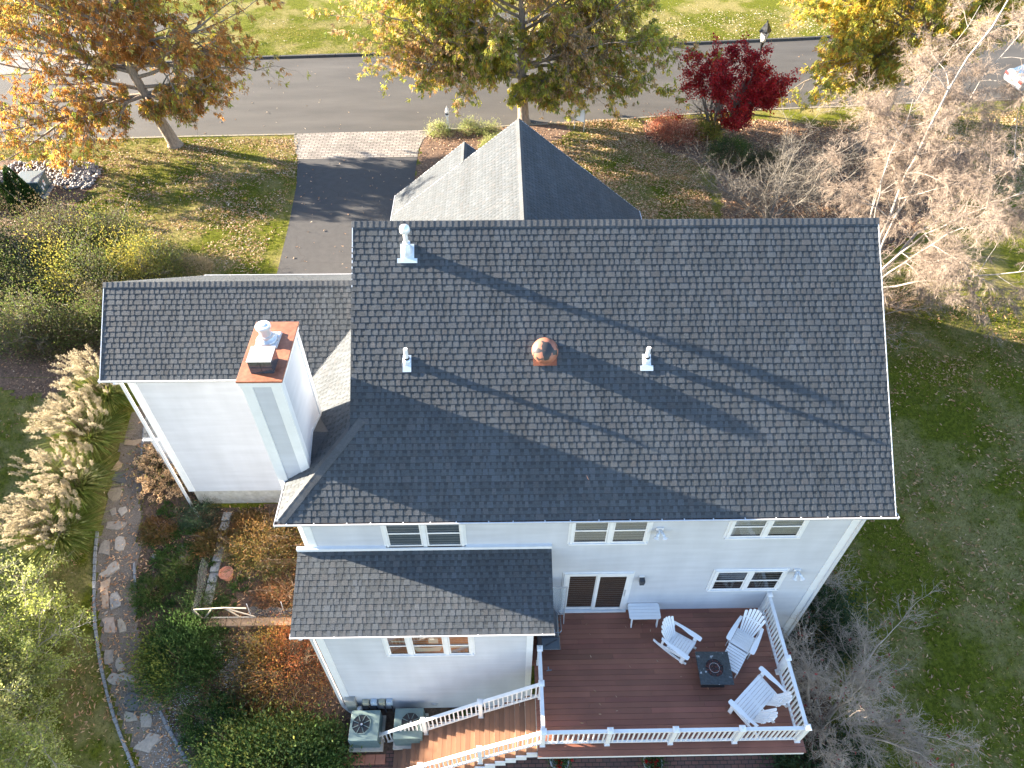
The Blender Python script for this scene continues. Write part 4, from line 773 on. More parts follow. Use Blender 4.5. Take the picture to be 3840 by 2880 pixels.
# ================================================================ AIR CONDITIONERS, PLANTERS
acm=mat('condenser_green',(.15,.21,.20),.5,var=.08); 
def condenser(x,y,z,label):
    t=thing('air_conditioner',label,'air conditioner',(x,y,z),group='air conditioner units under the extension wall'); h=.74; s=.41
    b=MB(); b.box((-s,-s,.06),(s,s,h-.03)); b.build('casing',acm,t,bevel=.02)
    b=MB(); n=8; R_=.285; cx_=-.10 if x<-5.3 else .05
    b=MB(); ang=[2*math.pi*(i+.5)/n for i in range(n)]; o=(cx_,.03)
    vs=[(-s-.01,-s-.01,h),(s+.01,-s-.01,h),(s+.01,s+.01,h),(-s-.01,s+.01,h)]
    b.box((-s-.01,-s-.01,h-.05),(s+.01,s+.01,h-.012)); b.build('top_panel',acm,t,bevel=.01)
    b=MB(); b.prism([(o[0]+R_*math.cos(a),o[1]+R_*math.sin(a)) for a in ang],h-.012,h-.006); b.build('fan_opening',M['black'],t)
    b=MB()
    for a in ang: b.bar((o[0]+.07*math.cos(a),o[1]+.07*math.sin(a),h+.005),(o[0]+R_*math.cos(a),o[1]+R_*math.sin(a),h+.005),.016,.012)
    for a,c in zip(ang,ang[1:]+ang[:1]): b.bar((o[0]+R_*math.cos(a),o[1]+R_*math.sin(a),h+.003),(o[0]+R_*math.cos(c),o[1]+R_*math.sin(c),h+.003),.02,.014)
    gr=b.build('grille',acm,t)
    b=MB(); b.lathe([(.085,0),(.085,.02),(.05,.03)],(o[0],o[1],h),20); hb=b.build('fan_hub',M['black'],gr); b=MB(); b.lathe([(.032,.03),(.03,.036)],(o[0]+.02,o[1]-.01,h),14); b.build('hub_badge',M['galv'],hb)
    b=MB()
    for k in range(26): zz=.09+k*.023; b.box((-s-.006,-s-.006,zz),(s+.006,s+.006,zz+.006))
    b.build('louvres',acm,t)
    b=MB(); b.box((-s-.08,-s-.08,-.06),(s+.08,s+.08,.058)); b.build('pad',M['concrete'],t)
condenser(-5.69,-2.26,-3.2,'grey green air conditioner unit beside the foot of the stairs'); condenser(-4.42,-2.22,-3.2,'grey green air conditioner unit half hidden behind the stair railing')
# ================================================================ PLANTS
def nrm(a): return a/np.maximum(np.linalg.norm(a,axis=-1,keepdims=True),1e-9)
def segmesh(name,S,m_,parent,n=4):
    S=np.asarray(S,float); A,B,ra,rb=S[:,0:3],S[:,3:6],S[:,6:7],S[:,7:8]; d=nrm(B-A); ref=np.where(np.abs(d[:,2:3])>.9,np.array([[1.,0,0]]),np.array([[0,0,1.]])); u=nrm(np.cross(d,ref)); v=np.cross(d,u); V=[]
    B=B+d*rb*.3
    for P,r in ((A,ra),(B,rb)):
        for k in range(n): a=2*math.pi*k/n; V.append(P+u*r*math.cos(a)+v*r*math.sin(a))
    V=np.stack(V,1).reshape(-1,3); base=np.arange(len(S))[:,None]*2*n
    F=np.concatenate([base+np.array([[k,(k+1)%n,n+(k+1)%n,n+k]]) for k in range(n)],0)
    return link(name,npmesh(name,V,F,smooth=True),m_,parent)
def leafmesh(name,P,Dr,Ln,ratio,col,parent,m_=None,fold=.15,rg=RNG):
    P=np.asarray(P,float); Dr=nrm(np.asarray(Dr,float)); N_=len(P); Ln=np.broadcast_to(Ln,(N_,)).reshape(-1,1); rnd=rg.normal(size=(N_,3)); sd=nrm(np.cross(Dr,rnd)); nm=np.cross(Dr,sd)
    V=np.stack([P,P+Dr*Ln*.5+sd*Ln*ratio/2+nm*Ln*fold*.5,P+Dr*Ln-nm*Ln*fold*.3,P+Dr*Ln*.5-sd*Ln*ratio/2+nm*Ln*fold*.5],1).reshape(-1,3)
    F=np.arange(N_*4).reshape(-1,4); C=np.repeat(np.clip(col,0,1),4,0); return link(name,npmesh(name,V,F,C),m_ or M['leaf'],parent)
def palette(P,pals,rg,scale=1.0,jit=.25,noise=1.1):
    """clustered colour choice: smooth pseudo noise on position picks along the palette"""
    P=np.asarray(P); ph=rg.uniform(0,6.28,(6,)); k=rg.normal(size=(6,3))*scale; f=sum(np.sin(P@k[i]+ph[i]) for i in range(6))/2.2
    t=(f+rg.normal(size=len(P))*noise*.55)*.5+.5; t=np.clip(t,0,.999)*(len(pals)-1); i=t.astype(int); fr=(t-i)[:,None]; pl=np.array(pals+[pals[-1]])
    c=pl[i]*(1-fr)+pl[i+1]*fr; return c*rg.uniform(1-jit,1+jit,(len(P),1))
def grow(S,p,d,L_,r,lev,cfg,rg):
    c=cfg[lev]; n=c.get('n',5); d=np.array(d,float); d/=np.linalg.norm(d); p=np.array(p,float); step=L_/n; r1=r*c.get('taper',.55)
    kids=c.get('kids',0); at=sorted(rg.uniform(c.get('from',.25),1,int(kids))) if kids else []
    ai=0
    for i in range(n):
        d=d+rg.normal(size=3)*c.get('wig',.12)+np.array([0,0,c.get('up',0.)]); d/=np.linalg.norm(d); q=p+d*step; ra=r+(r1-r)*i/n; rb=r+(r1-r)*(i+1)/n
        if q[2]<g(q[0],q[1])+.05: q[2]=g(q[0],q[1])+.05
        S.append((*p,*q,ra,rb,lev))
        while ai<len(at) and at[ai]<=(i+1)/n+1e-6 and lev+1<len(cfg):
            t=max(0,at[ai]*n-i); o=p+(q-p)*min(t,1); ax=rg.normal(size=3); ax-=d*ax.dot(d); ax/=np.linalg.norm(ax); an=math.radians(rg.uniform(*c.get('ang',(30,60))))
            nd=d*math.cos(an)+ax*math.sin(an); grow(S,o,nd,L_*c.get('len',.6)*rg.uniform(.7,1.15)*(1-.35*at[ai]),max(rb*c.get('rr',.6),c.get('rmin',.003)),lev+1,cfg,rg); ai+=1
        p=q
    if lev+1<len(cfg) and c.get('tip',True): grow(S,p,d,L_*c.get('len',.6),r1*.9,lev+1,cfg,rg)
def street_tree(name,label,base,top,cen,rad,pal,seed,ntuft,trunk_r=.30,zmin=1.2,extra=(),start=2.4,group=None,lowz=None):
    rg=np.random.default_rng(seed); t=thing(name,label,'tree',tuple(base),group=group); B=np.array(base,float); T=np.array(top,float)-B; C=np.array(cen,float)-B; R_=np.array(rad,float)
    nseg=9; pts=[]; 
    for i in range(nseg+1): f=i/nseg; pts.append(T*f+np.array([math.sin(f*5+seed)*.12,math.cos(f*4+seed)*.12,0])*f)
    rr=[trunk_r*(1.5 if i==0 else 1.0)*(1-.8*i/nseg) for i in range(nseg+1)]; rr[1]=trunk_r*.98
    b=MB(); b.tube([(0,0,-.15)]+[tuple(p) for p in [pts[0],pts[0]*.9+pts[1]*.1+np.array([0,0,.1])]+pts[1:]],[trunk_r*1.7,trunk_r*1.45,trunk_r*1.12]+rr[1:],12); b.build('trunk',M['bark'],t,smooth=True)
    S=[]
    cfg=[dict(n=5,kids=10,wig=.10,up=.02,len=.42,ang=(35,65),taper=.35,rr=.6,rmin=.012,**{'from':.25}),dict(n=4,kids=6,wig=.16,up=-.01,len=.48,ang=(30,60),taper=.4,rr=.6,rmin=.007,**{'from':.15}),dict(n=3,kids=3,wig=.2,up=-.05,len=.55,ang=(25,55),taper=.4,rmin=.004),dict(n=2,kids=0,wig=.22,up=-.12,taper=.4)]
    goals=[]
    n1=30
    for i in range(n1):
        ph=i*2.39996+seed; zf_=-.78+1.7*(i+.5)/n1; rxy=math.sqrt(max(0.05,1-min(.98,zf_*zf_))); goals.append(C+R_*np.array([rxy*math.cos(ph),rxy*math.sin(ph),zf_])*rg.uniform(.80,1.0))
    for e in extra: goals.append(np.array(e,float)-B)
    for q in goals:
        fz=np.clip((q[2]*.62+start*.4)/T[2],start/T[2],.97); k=fz*nseg; i0=int(k); o=pts[i0]+(pts[min(i0+1,nseg)]-pts[i0])*(k-i0); d=q-o; Ln=np.linalg.norm(d)
        grow(S,o,d+np.array([0,0,.18*Ln]),Ln*.80,max(.035,trunk_r*.42*(1-.6*fz)),0,cfg,rg)
    # keep the tips above the lowest foliage level
    S=np.array(S); segmesh('branches',S,M['bark'],t,5)
    lv=S[:,8]; m2=S[lv>=1.5]; w_=np.where(m2[:,8]>=3,1.6,1.0); idx=rg.choice(len(m2),ntuft,p=w_/w_.sum()); f=rg.uniform(0,1,(ntuft,1)); P=m2[idx,0:3]*(1-f)+m2[idx,3:6]*f+rg.normal(size=(ntuft,3))*.10
    out=nrm((P-C)/R_); nl_=8; PP=np.repeat(P,nl_,0); dd=nrm(out*.55+np.array([0,0,-.55]))
    Dr=np.repeat(dd,nl_,0)+rg.normal(size=(len(PP),3))*.55; PP=PP+rg.normal(size=PP.shape)*.035
    tc=palette(P,pal,rg,scale=.8,jit=.25,noise=1.6); col=np.repeat(tc,nl_,0)*rg.uniform(.75,1.25,(len(PP),1))
    mk=(PP[:,2]>zmin); 
    leafmesh('crown',PP[mk],Dr[mk],rg.uniform(.15,.27,mk.sum()),.27,col[mk],t,rg=rg); return t
ORA=(.50,.235,.055); BRN=(.38,.20,.08); GLD=(.68,.50,.06); YGR=(.42,.42,.07); GRN=(.17,.23,.04); TAN=(.54,.37,.19); DBR=(.3,.17,.08)
street_tree('street_tree','large rust and gold street tree at the upper left, trunk leaning from the lawn',(-19.6,27.7,-.3),(-21.6,27.2,10.5),(-22.9,28.2,7.3),(7.8,4.3,4.7),[ORA,TAN,YGR,ORA,YGR,GLD,BRN,TAN,YGR,GRN,ORA],11,11500,trunk_r=.31,start=2.9,zmin=-.1,
   extra=[(-12.9,27.6,6.2),(-12.6,27.4,4.6),(-14,26.8,4.0),(-15.6,26.8,2.6),(-17.6,26.2,1.7),(-22.5,25.5,2.4),(-27.5,25,1.6),(-25.5,24.2,1.4),(-28.5,26.0,1.3),(-24.0,24.8,1.9),(-14.8,26.8,3.2),(-13.5,27.2,5.0),(-16.2,26.6,2.2),(-19.5,26.0,2.2),(-29,27,3)],group='trees along the street')
street_tree('street_tree','large green and orange street tree behind the garage roof peak',(-.2,30.25,-.3),(-.6,30.2,11.5),(-.6,30.9,7.3),(9.2,4.7,5.3),[TAN,ORA,YGR,GRN,GLD,YGR,GRN,TAN,GLD,YGR,YGR],23,27000,trunk_r=.30,start=2.6,zmin=.6,
   extra=[(-9.6,29.5,3.5),(-8.9,29,2.6),(-5.8,28.5,1.9),(3.2,28.6,1.3),(7.4,29,3.4),(8.6,29.5,5.2),(-8.2,29.0,2.4),(-7.0,28.4,2.9),(-4.6,28.2,2.4),(-3.0,28.6,3.0),(2.6,28.4,.9),(1.9,28.8,1.3),(4.2,28.2,2.2),(6.5,29.0,3.0),(8.0,29.2,4.6),(-.6,29.2,1.3),(.4,29.0,1.8),(-9,30,5),(5.3,28.3,3.2)],group='trees along the street')
street_tree('street_tree','golden yellow street tree at the upper right with a leaning bare trunk',(21.3,31.2,-.3),(22.6,31.0,10.5),(21.0,31.8,6.6),(8.0,5.4,4.8),[YGR,GLD,GLD,ORA,GLD,YGR,GLD,TAN,YGR],31,21000,trunk_r=.30,start=3.3,zmin=.8,
   extra=[(17.0,29.8,1.3),(18.4,29.6,1.7),(15.0,30.0,2.2),(16.2,29.4,2.0),(15.6,29.8,3.2),(17.6,29.2,2.4),(19.4,29.6,3.0),(23,29.8,2.6),(14.6,30.4,4.8)],group='trees along the street')
# off to the left, behind the garden: trees that shade it
for i,(x,y,h_,r_,l) in enumerate(((-31,1.0,7.2,2.7,'lowest leafy tree standing beyond the left edge of the garden'),(-32.5,5.2,6.8,2.8,'second lowest leafy tree beyond the left edge of the garden'),(-31,9.4,4.4,2.3,'middle leafy tree beyond the left edge of the garden'),(-33,13.6,5.8,2.6,'second highest leafy tree beyond the left edge of the garden'),(-31.5,18.2,5.2,2.2,'topmost leafy tree beyond the left edge of the garden'))):
    street_tree('neighbour_tree',l,(x,y,g(x,y)),(x,y,g(x,y)+h_*.9),(x,y,g(x,y)+h_*.58),(r_,r_,h_*.42),[GRN,YGR,GRN,ORA],60+i,2600,trunk_r=.13,start=.9,zmin=.3,group='trees beyond the left edge')
# generic clumpy shrub
def shrub(name,label,cat,c,r,nl,size,ratio,pal,seed,ncl=60,up=.4,stems=12,stemmat='stem',group=None,spread=.16,m_=None,jit=.25,flat=.9,parts=('stems','foliage'),shell=.55,stem_r=.012):
    rg=np.random.default_rng(seed); x,y=c; z0=g(x,y); t=thing(name,label,cat,(x,y,z0),group=group); R_=np.array(r,float)
    q=nrm(rg.normal(size=(ncl,3))); q[:,2]=np.abs(q[:,2])*flat; cc=q*R_*rg.uniform(shell,1,(ncl,1))
    cl=rg.integers(0,ncl,nl); P=cc[cl]+rg.normal(size=(nl,3))*R_*spread*rg.uniform(.5,1.6,(ncl,1))[cl]; P[:,2]=np.maximum(P[:,2],.03)
    Dr=nrm(P/R_)*.6+rg.normal(size=P.shape)*.6+np.array([0,0,up]); col=palette(P,pal,rg,scale=1.6/max(r[0],.4),jit=jit)
    S=[]
    for i in range(stems):
        e=cc[rg.integers(0,ncl)]; o=np.array([rg.normal()*.08*r[0],rg.normal()*.08*r[1],0]); d=e-o
        grow(S,o,d+np.array([0,0,.3]),np.linalg.norm(d)*.95,stem_r*(1+r[2]),0,[dict(n=4,kids=5,wig=.12,len=.5,ang=(20,50),taper=.4),dict(n=3,kids=3,wig=.18,len=.5,taper=.4),dict(n=2,wig=.2)],rg)
    if S: segmesh(parts[0],S,M[stemmat],t,3)
    leafmesh(parts[1],P,Dr,rg.uniform(.7,1.3,nl)*size,ratio,col,t,m_,rg=rg); return t
RED1=(.42,.012,.02); RED2=(.24,.01,.015); RED3=(.5,.05,.02)
def japanese_maple():
    rg=np.random.default_rng(5); t=thing('maple_tree','small crimson maple with a bare grey twiggy centre beside the street','tree',(10.7,28.5,-.3)); S=[]
    cfg=[dict(n=5,kids=7,wig=.12,up=.05,len=.5,ang=(20,45),taper=.5,rr=.6,rmin=.012),dict(n=4,kids=6,wig=.15,up=.03,len=.55,ang=(25,50),taper=.45,rmin=.007),dict(n=3,kids=4,wig=.2,len=.6,taper=.5,rmin=.004),dict(n=3,wig=.2,taper=.4)]
    for i in range(11):
        a=i*2.4; d=np.array([math.cos(a)*.62,math.sin(a)*.5,1.0]); d[0]-=.08; grow(S,(rg.normal()*.1,rg.normal()*.1,0),d,2.9,.055,0,cfg,rg)
    S=np.array(S); b=MB(); b.tube([(0,0,-.1),(0,0,.35)],[.16,.12],10); b.build('trunk',M['twiggrey'],t); segmesh('branches',S,M['twiggrey'],t,4)
    m2=S[S[:,8]>=2]; n=3400; idx=rg.integers(0,len(m2),n*3); P=m2[idx,3:6]; C=np.array([-.25,0,2.5]); e=(P-C)/np.array([3.3,2.6,2.6]); rr_=np.linalg.norm(e,axis=1)
    hole=((P[:,0]+1.3)**2/1.2+(P[:,2]-1.7)**2/1.6+(P[:,1]+.9)**2/5<1); keep=(rr_>.42)&~hole&(rg.uniform(size=len(P))<np.clip((rr_-.35)*2.2,0.1,1)); P=P[keep][:n]; PP=np.repeat(P,9,0)+rg.normal(size=(len(P)*9,3))*.10
    col=palette(PP,[RED2,RED1,RED1,RED2,RED3,RED1],rg,scale=.9,jit=.35); leafmesh('crown',PP,rg.normal(size=PP.shape)+np.array([0,0,-.2]),rg.uniform(.08,.15,len(PP)),.7,col,t,rg=rg)
japanese_maple()
def bare(name,label,cat,base,stems,cfg,seed,m_='twiggrey',group=None,trunk=None,leaf=None,parts=('trunk','branches'),n=3):
    rg=np.random.default_rng(seed); B=np.array(base,float); t=thing(name,label,cat,tuple(base),group=group); S=[]
    for (d,L_,r) in stems: grow(S,rg.normal(size=3)*np.array([.06,.06,0]),d,L_,r,0,cfg,rg)
    S=np.array(S); big=S[:,8]==0
    segmesh(parts[0],S[big],M[m_ if not trunk else trunk],t,8); segmesh(parts[1],S[~big],M[m_],t,n)
    if leaf:
        nl,size,pal,zone=leaf; m2=S[S[:,8]>=2]; i=rg.integers(0,len(m2),nl*8); P=m2[i,3:6]
        if zone is not None: P=P[zone(P+B)]
        P=P[:nl]; P=np.repeat(P,3,0)+rg.normal(size=(len(P)*3,3))*.04; leafmesh('foliage',P,rg.normal(size=P.shape)+np.array([0,0,-.5]),rg.uniform(.7,1.3,len(P))*size,.6,palette(P,pal,rg,jit=.3),t,M['dryleaf'],rg=rg)
    return t,S
# birch clump: stems through their measured lines
def birch():
    rg=np.random.default_rng(77); base=np.array([13.9,14.6,g(13.9,14.6)]); t=thing('birch_tree','multi stemmed birch with pale bark and a haze of bare twigs at the right','tree',tuple(base)); S=[]; TR=[]
    paths=[[(0,0,0),(1.6,-1.2,1.4),(3.0,-2.2,2.6),(4.6,-3.0,3.4),(6.4,-3.6,4.0)],[(0,0,0),(.8,-.9,2.2),(1.4,-1.6,4.0),(2.2,-2.0,5.4)],[(0,0,0),(.5,.9,3.0),(.9,1.6,5.6),(1.3,2.1,8.0),(2.2,2.4,11.0),(3.0,2.6,13.5)],[(0.1,0,0),(1.8,.5,2.5),(3.2,.8,4.4),(4.9,.9,6.3),(6.9,.8,8.2),(9.2,.6,10.0)],[(0,.1,0),(.15,1.2,2.6),(.1,1.9,4.2),(.4,2.5,5.8),(.6,2.9,7.2)],[(.1,.1,0),(1.2,1.6,2.8),(2.4,2.9,5.2),(3.4,3.6,7.6),(4.7,4.0,10.0)],[(.1,0,0),(1.0,-.1,2.0),(1.9,-.4,3.6),(3.6,-.9,5.2),(5.6,-1.5,6.4)],[(0,.1,0),(.6,2.4,2.5),(1.5,4.4,4.8),(3.0,6.2,7.0),(4.6,7.6,9.0)]]
    b=MB()
    for k,pt in enumerate(paths):
        n=len(pt); r0=(.05,.05,.075,.08,.045,.06,.055,.055)[k]; rr_=[r0*(1-.78*i/(n-1)) for i in range(n)]; fine=[];fr=[]
        for i in range(n-1):
            for j in range(3): f=j/3; fine.append(np.array(pt[i])*(1-f)+np.array(pt[i+1])*f+rg.normal(size=3)*.05); fr.append(rr_[i]*(1-f)+rr_[i+1]*f)
        fine.append(np.array(pt[-1])); fr.append(rr_[-1]); b.tube([tuple(p) for p in fine],fr,8)
        cfg=[dict(n=6,kids=14,wig=.14,up=.0,len=.44,ang=(30,65),taper=.3,rr=.5,rmin=.009),dict(n=5,kids=11,wig=.2,up=-.04,len=.48,ang=(25,65),taper=.4,rmin=.006),dict(n=4,kids=6,wig=.15,up=-.09,len=.8,ang=(20,50),taper=.5,rmin=.0042),dict(n=4,kids=0,wig=.13,up=-.10,taper=.6)]
        for i in range(3,len(fine)-1):
            for _ in range(2):
                if rg.uniform()<(.78 if fine[i][2]<6.5 else .45):
                    d=nrm(fine[i+1]-fine[i]); ax=rg.normal(size=3); ax-=d*ax.dot(d); ax/=np.linalg.norm(ax); nd=d*.55+ax*.85; nd[2]=nd[2]*.6+.15
                    k0=len(S); grow(S,fine[i],nd,rg.uniform(1.7,2.9)*(1-.2*i/len(fine)),fr[i]*.38+.004,0,cfg,rg); lb=np.array([q for q in S[k0:] if q[8]==0]); segmesh('limb',lb,M['birch'],t,6)
    b.build('trunk',M['birch'],t,smooth=True); S=np.array(S); big=S[:,8]<=0; segmesh('twigs',S[~big],M['twigbirch'],t,3); return S
SB=birch(); print('birch segs',len(SB))
SHC=[dict(n=6,kids=12,wig=.14,up=.01,len=.48,ang=(20,60),taper=.45,rmin=.010),dict(n=5,kids=7,wig=.2,up=.02,len=.5,ang=(25,60),taper=.45,rmin=.006),dict(n=4,kids=4,wig=.26,len=.55,taper=.5,rmin=.0042),dict(n=2,wig=.3)]
bare('bare_shrub','wide leafless grey shrub standing in the mulch bed above the main ridge','shrub',(11.2,19.6,-.3),[((math.cos(a)*rr_,math.sin(a)*rr_*.9,1.0),3.6,.05) for a,rr_ in [(i*2.4,.35+.09*(i%6)) for i in range(12)]],SHC,41)
bare('bare_shrub','thin leafless shrub in front of the leaning golden tree','shrub',(18.2,25.0,-.3),[((math.cos(i*2.4)*.7,math.sin(i*2.4)*.7,1.0),2.0,.03) for i in range(8)],SHC,42,m_='twigbirch')
bare('bare_shrub','bare straw coloured shrub hugging the right corner of the house','shrub',(10.9,12.0,g(10.9,12.0)),[((math.cos(i*2.4)*.9,math.sin(i*2.4)*.9,1.0),3.2,.03) for i in range(16)],SHC,43,m_='twigbirch')
DGC=[dict(n=6,kids=11,wig=.13,up=.01,len=.52,ang=(30,65),taper=.4,rmin=.012),dict(n=5,kids=9,wig=.2,up=.02,len=.5,ang=(30,60),taper=.4,rmin=.007),dict(n=4,kids=8,wig=.22,up=.03,len=.55,ang=(25,60),taper=.5,rmin=.0045),dict(n=3,kids=2,wig=.26,up=.04,len=.6,taper=.6,rmin=.0035),dict(n=2,wig=.3)]
bare('dogwood_tree','spreading bare dogwood beside the deck with a few dark red leaves','tree',(8.0,-2.2,g(8.3,-2.6)+.0),[((-.55,.75,1),3.5,.06),((-.9,.25,1),3.0,.06),((.5,.6,1),3.2,.06),((.8,.1,1),2.7,.06),((.5,-.6,.8),3.0,.05),((-.2,-.5,1),2.6,.05),((-.15,.95,1),4.2,.07),((.2,.3,1),3.2,.05)],DGC,51,m_='dogtwig',leaf=(130,.085,[(.16,.02,.02),(.30,.03,.03),(.10,.02,.025)],None))
DRK=(.042,.075,.025); MID=(.05,.09,.025); LGT=(.10,.16,.04); OLV=(.10,.12,.03); YEL=(.50,.44,.05)
shrub('rhododendron','dark green rhododendron under the bare dogwood by the house corner','shrub',(8.1,.6),(1.5,1.4,1.5),9000,.13,.34,[DRK,(.035,.065,.03),DRK,(.05,.085,.04)],52,ncl=110,up=.2)
shrub('rhododendron','dark green rhododendron beside the lower end of the deck','shrub',(7.7,-3.3),(1.5,1.1,1.1),7000,.13,.34,[DRK,(.04,.08,.035),DRK,(.06,.11,.05)],53,ncl=90,up=.2)
shrub('shrub','dark purplish low shrub between the deck railing and the dogwood','shrub',(7.0,-1.5),(.75,1.5,1.5),3800,.07,.6,[(.06,.02,.022),(.10,.035,.03),(.035,.035,.02)],54,ncl=70)
# front bed shrubs
shrub('shrub','pale peach barberry with reddish leaves on the right of the yard sign','shrub',(8.3,28.6),(1.7,1.3,1.1),6500,.10,.5,[(.62,.32,.20),(.52,.22,.13),(.66,.45,.3),(.42,.15,.09)],55,ncl=90,up=.3,stems=26,stemmat='twig')
shrub('shrub','yellow green rounded shrub just left of the crimson maple','shrub',(10.0,28.4),(.9,.8,1.3),3000,.11,.5,[(.42,.36,.08),(.20,.25,.05),(.5,.25,.06)],56,ncl=50)
shrub('hedge','clipped round dark green hedge with sunlit rim below the maple','hedge',(10.8,25.6),(1.3,1.2,1.4),9000,.055,.6,[DRK,(.06,.11,.02),(.13,.18,.03),DRK],57,ncl=200,spread=.10,shell=.85)
shrub('hedge','brown twiggy clipped shrub to the right of the round green hedge','hedge',(12.6,24.6),(1.2,1.0,1.2),6500,.055,.6,[(.07,.06,.03),(.12,.10,.05),(.05,.07,.02)],58,ncl=160,spread=.12,shell=.8,stemmat='twig',stems=30)
shrub('shrub','low dark green juniper behind the main ridge near the right corner','shrub',(13.5,15.4),(1.9,1.1,.8),6000,.07,.3,[DRK,(.03,.06,.02),(.05,.08,.03)],59,ncl=120)
shrub('shrub','brown dormant shrub next to the low juniper','shrub',(15.0,13.6),(1.8,1.3,1.1),5000,.06,.35,[(.16,.09,.05),(.10,.07,.04),(.07,.08,.03)],60,ncl=120,stemmat='twig',stems=30)
for i,(x,y,l) in enumerate(((-5.0,28.9,'pale yellow green shrub on the left of the white mailbox'),(-3.3,29.2,'pale shrub on the right of the white mailbox'),(-2.2,28.9,'small pale shrub near the kerb between mailbox and garage roof'),(-1.9,27.3,'bright green shrub closest to the small garage gable'))):
    shrub('shrub',l,'shrub',(x,y),(.75,.6,.7),2300,.085,.28,[(.34,.36,.13),(.24,.29,.08),(.45,.42,.2)],65+i,ncl=60,stemmat='twig')
# left mass of half bare shrubs
HG=[(.10,.085,.045),(.12,.16,.035),(.08,.13,.027),(.13,.11,.055),(.17,.20,.045),(.07,.11,.025),(.11,.085,.05)]
big=[((-21.5,17.8),(2.0,1.6,2.0),'tall olive shrub with yellow tips below the dark conifers'),((-18.9,17.6),(1.5,1.2,1.7),'green and yellow shrub next to the lawn, nearest the driveway side'),((-22.0,14.6),(1.9,1.6,2.0),'brown and green shrub at the left edge above the grasses'),((-19.2,14.6),(1.9,1.6,2.4),'dense shrub with golden orange tips beside the left wing roof'),((-20.0,11.8),(1.8,1.3,1.8),'half bare grey green shrub just above the plumed grasses'),((-17.0,15.6),(1.5,1.3,2.0),'gold tipped shrub touching the upper corner of the left wing roof'),((-23.5,16.8),(1.5,1.4,1.7),'dull green shrub at the far left edge of the photo'),((-17.3,12.4),(1.3,1.2,1.8),'dark brown and green shrub against the left wing roof edge')]
for i,(c,r,l) in enumerate(big): shrub('shrub',l,'shrub',c,(r[0]*1.05,r[1]*1.05,r[2]*1.3),15000,.085,.45,HG if i not in (3,5,1) else HG+[(.13,.17,.035),(.22,.23,.045),(.36,.31,.06)],80+i,ncl=140,stems=26,stemmat='twiggrey',spread=.17,shell=.35,group='shrubs in the hedge left of the house')
# clipped conifers
def conifer(x,y,r,h_,label,seed):
    rg=np.random.default_rng(seed); t=thing('conifer',label,'tree',(x,y,g(x,y)),group='cone shaped conifers by the transformer box'); n=14000; z=h_*(1-np.sqrt(rg.uniform(0,1,n))); a=rg.uniform(0,6.283,n); rad_=r*(1-z/h_)**.8*rg.uniform(.8,1.02,n); P=np.stack([rad_*np.cos(a),rad_*np.sin(a),z],1)
    leafmesh('foliage',P,np.stack([np.cos(a)*.5,np.sin(a)*.5,np.full(n,.9)],1)+rg.normal(size=(n,3))*.3,.085,.35,palette(P,[(.018,.045,.012),(.03,.07,.016),(.05,.10,.02)],rg,scale=2,jit=.3),t,rg=rg); b=MB(); b.tube([(0,0,-.1),(0,0,h_*.9)],[.07,.015],8); b.build('trunk',M['bark'],t)
conifer(-24.95,21.55,.78,2.3,'dark green cone shaped conifer directly in front of the transformer box',91); conifer(-26.75,21.9,1.0,2.5,'dark green cone shaped conifer cut off by the left edge',92)
# fine leaved tree, lower left
def finetree():
    rg=np.random.default_rng(15); B=(-16.7,-1.5,g(-16.7,-1.5)); t=thing('fine_leaf_tree','airy lime green tree with pale twigs filling the lower left corner','tree',B); S=[]
    cfg=[dict(n=6,kids=10,wig=.1,up=.02,len=.5,ang=(30,65),taper=.4,rmin=.012),dict(n=5,kids=7,wig=.16,up=0,len=.5,ang=(25,60),taper=.4,rmin=.007),dict(n=4,kids=4,wig=.22,up=-.04,len=.55,taper=.5,rmin=.004),dict(n=3,wig=.25,up=-.08)]
    for d,L_ in (((1.1,.3,.7),2.9),((.9,-.6,.7),2.9),((.2,-1,.8),3),((.3,1.2,.9),3.1),((-.2,.8,.8),3.2),((.5,.9,1),3.2),((.9,.6,1),2.9),((.1,.7,1),3.3),((-.3,.4,1),3.4),((.9,0,1),2.8),((.6,-.5,1),2.8),((-.5,-.2,1),3.2),((.1,-.7,1),2.8),((0,.1,1),3.4)): grow(S,(0,0,.4),d,L_,.06,0,cfg,rg)
    S=np.array(S); b=MB(); b.tube([(0,0,-.2),(0,0,.5)],[.17,.13],10); b.build('trunk',M['twiggrey'],t); segmesh('branches',S,M['paletwig'],t,3)
    m2=S[S[:,8]>=2]; n=7500; i=rg.integers(0,len(m2),n); P=m2[i,3:6]; P=np.repeat(P,8,0)+rg.normal(size=(n*8,3))*.09
    leafmesh('crown',P,rg.normal(size=P.shape)+np.array([0,0,-.1]),rg.uniform(.05,.10,len(P)),.6,palette(P,[(.28,.31,.07),(.38,.40,.09),(.20,.25,.06),(.46,.46,.16)],rg,scale=1,jit=.3),t,rg=rg)
finetree()
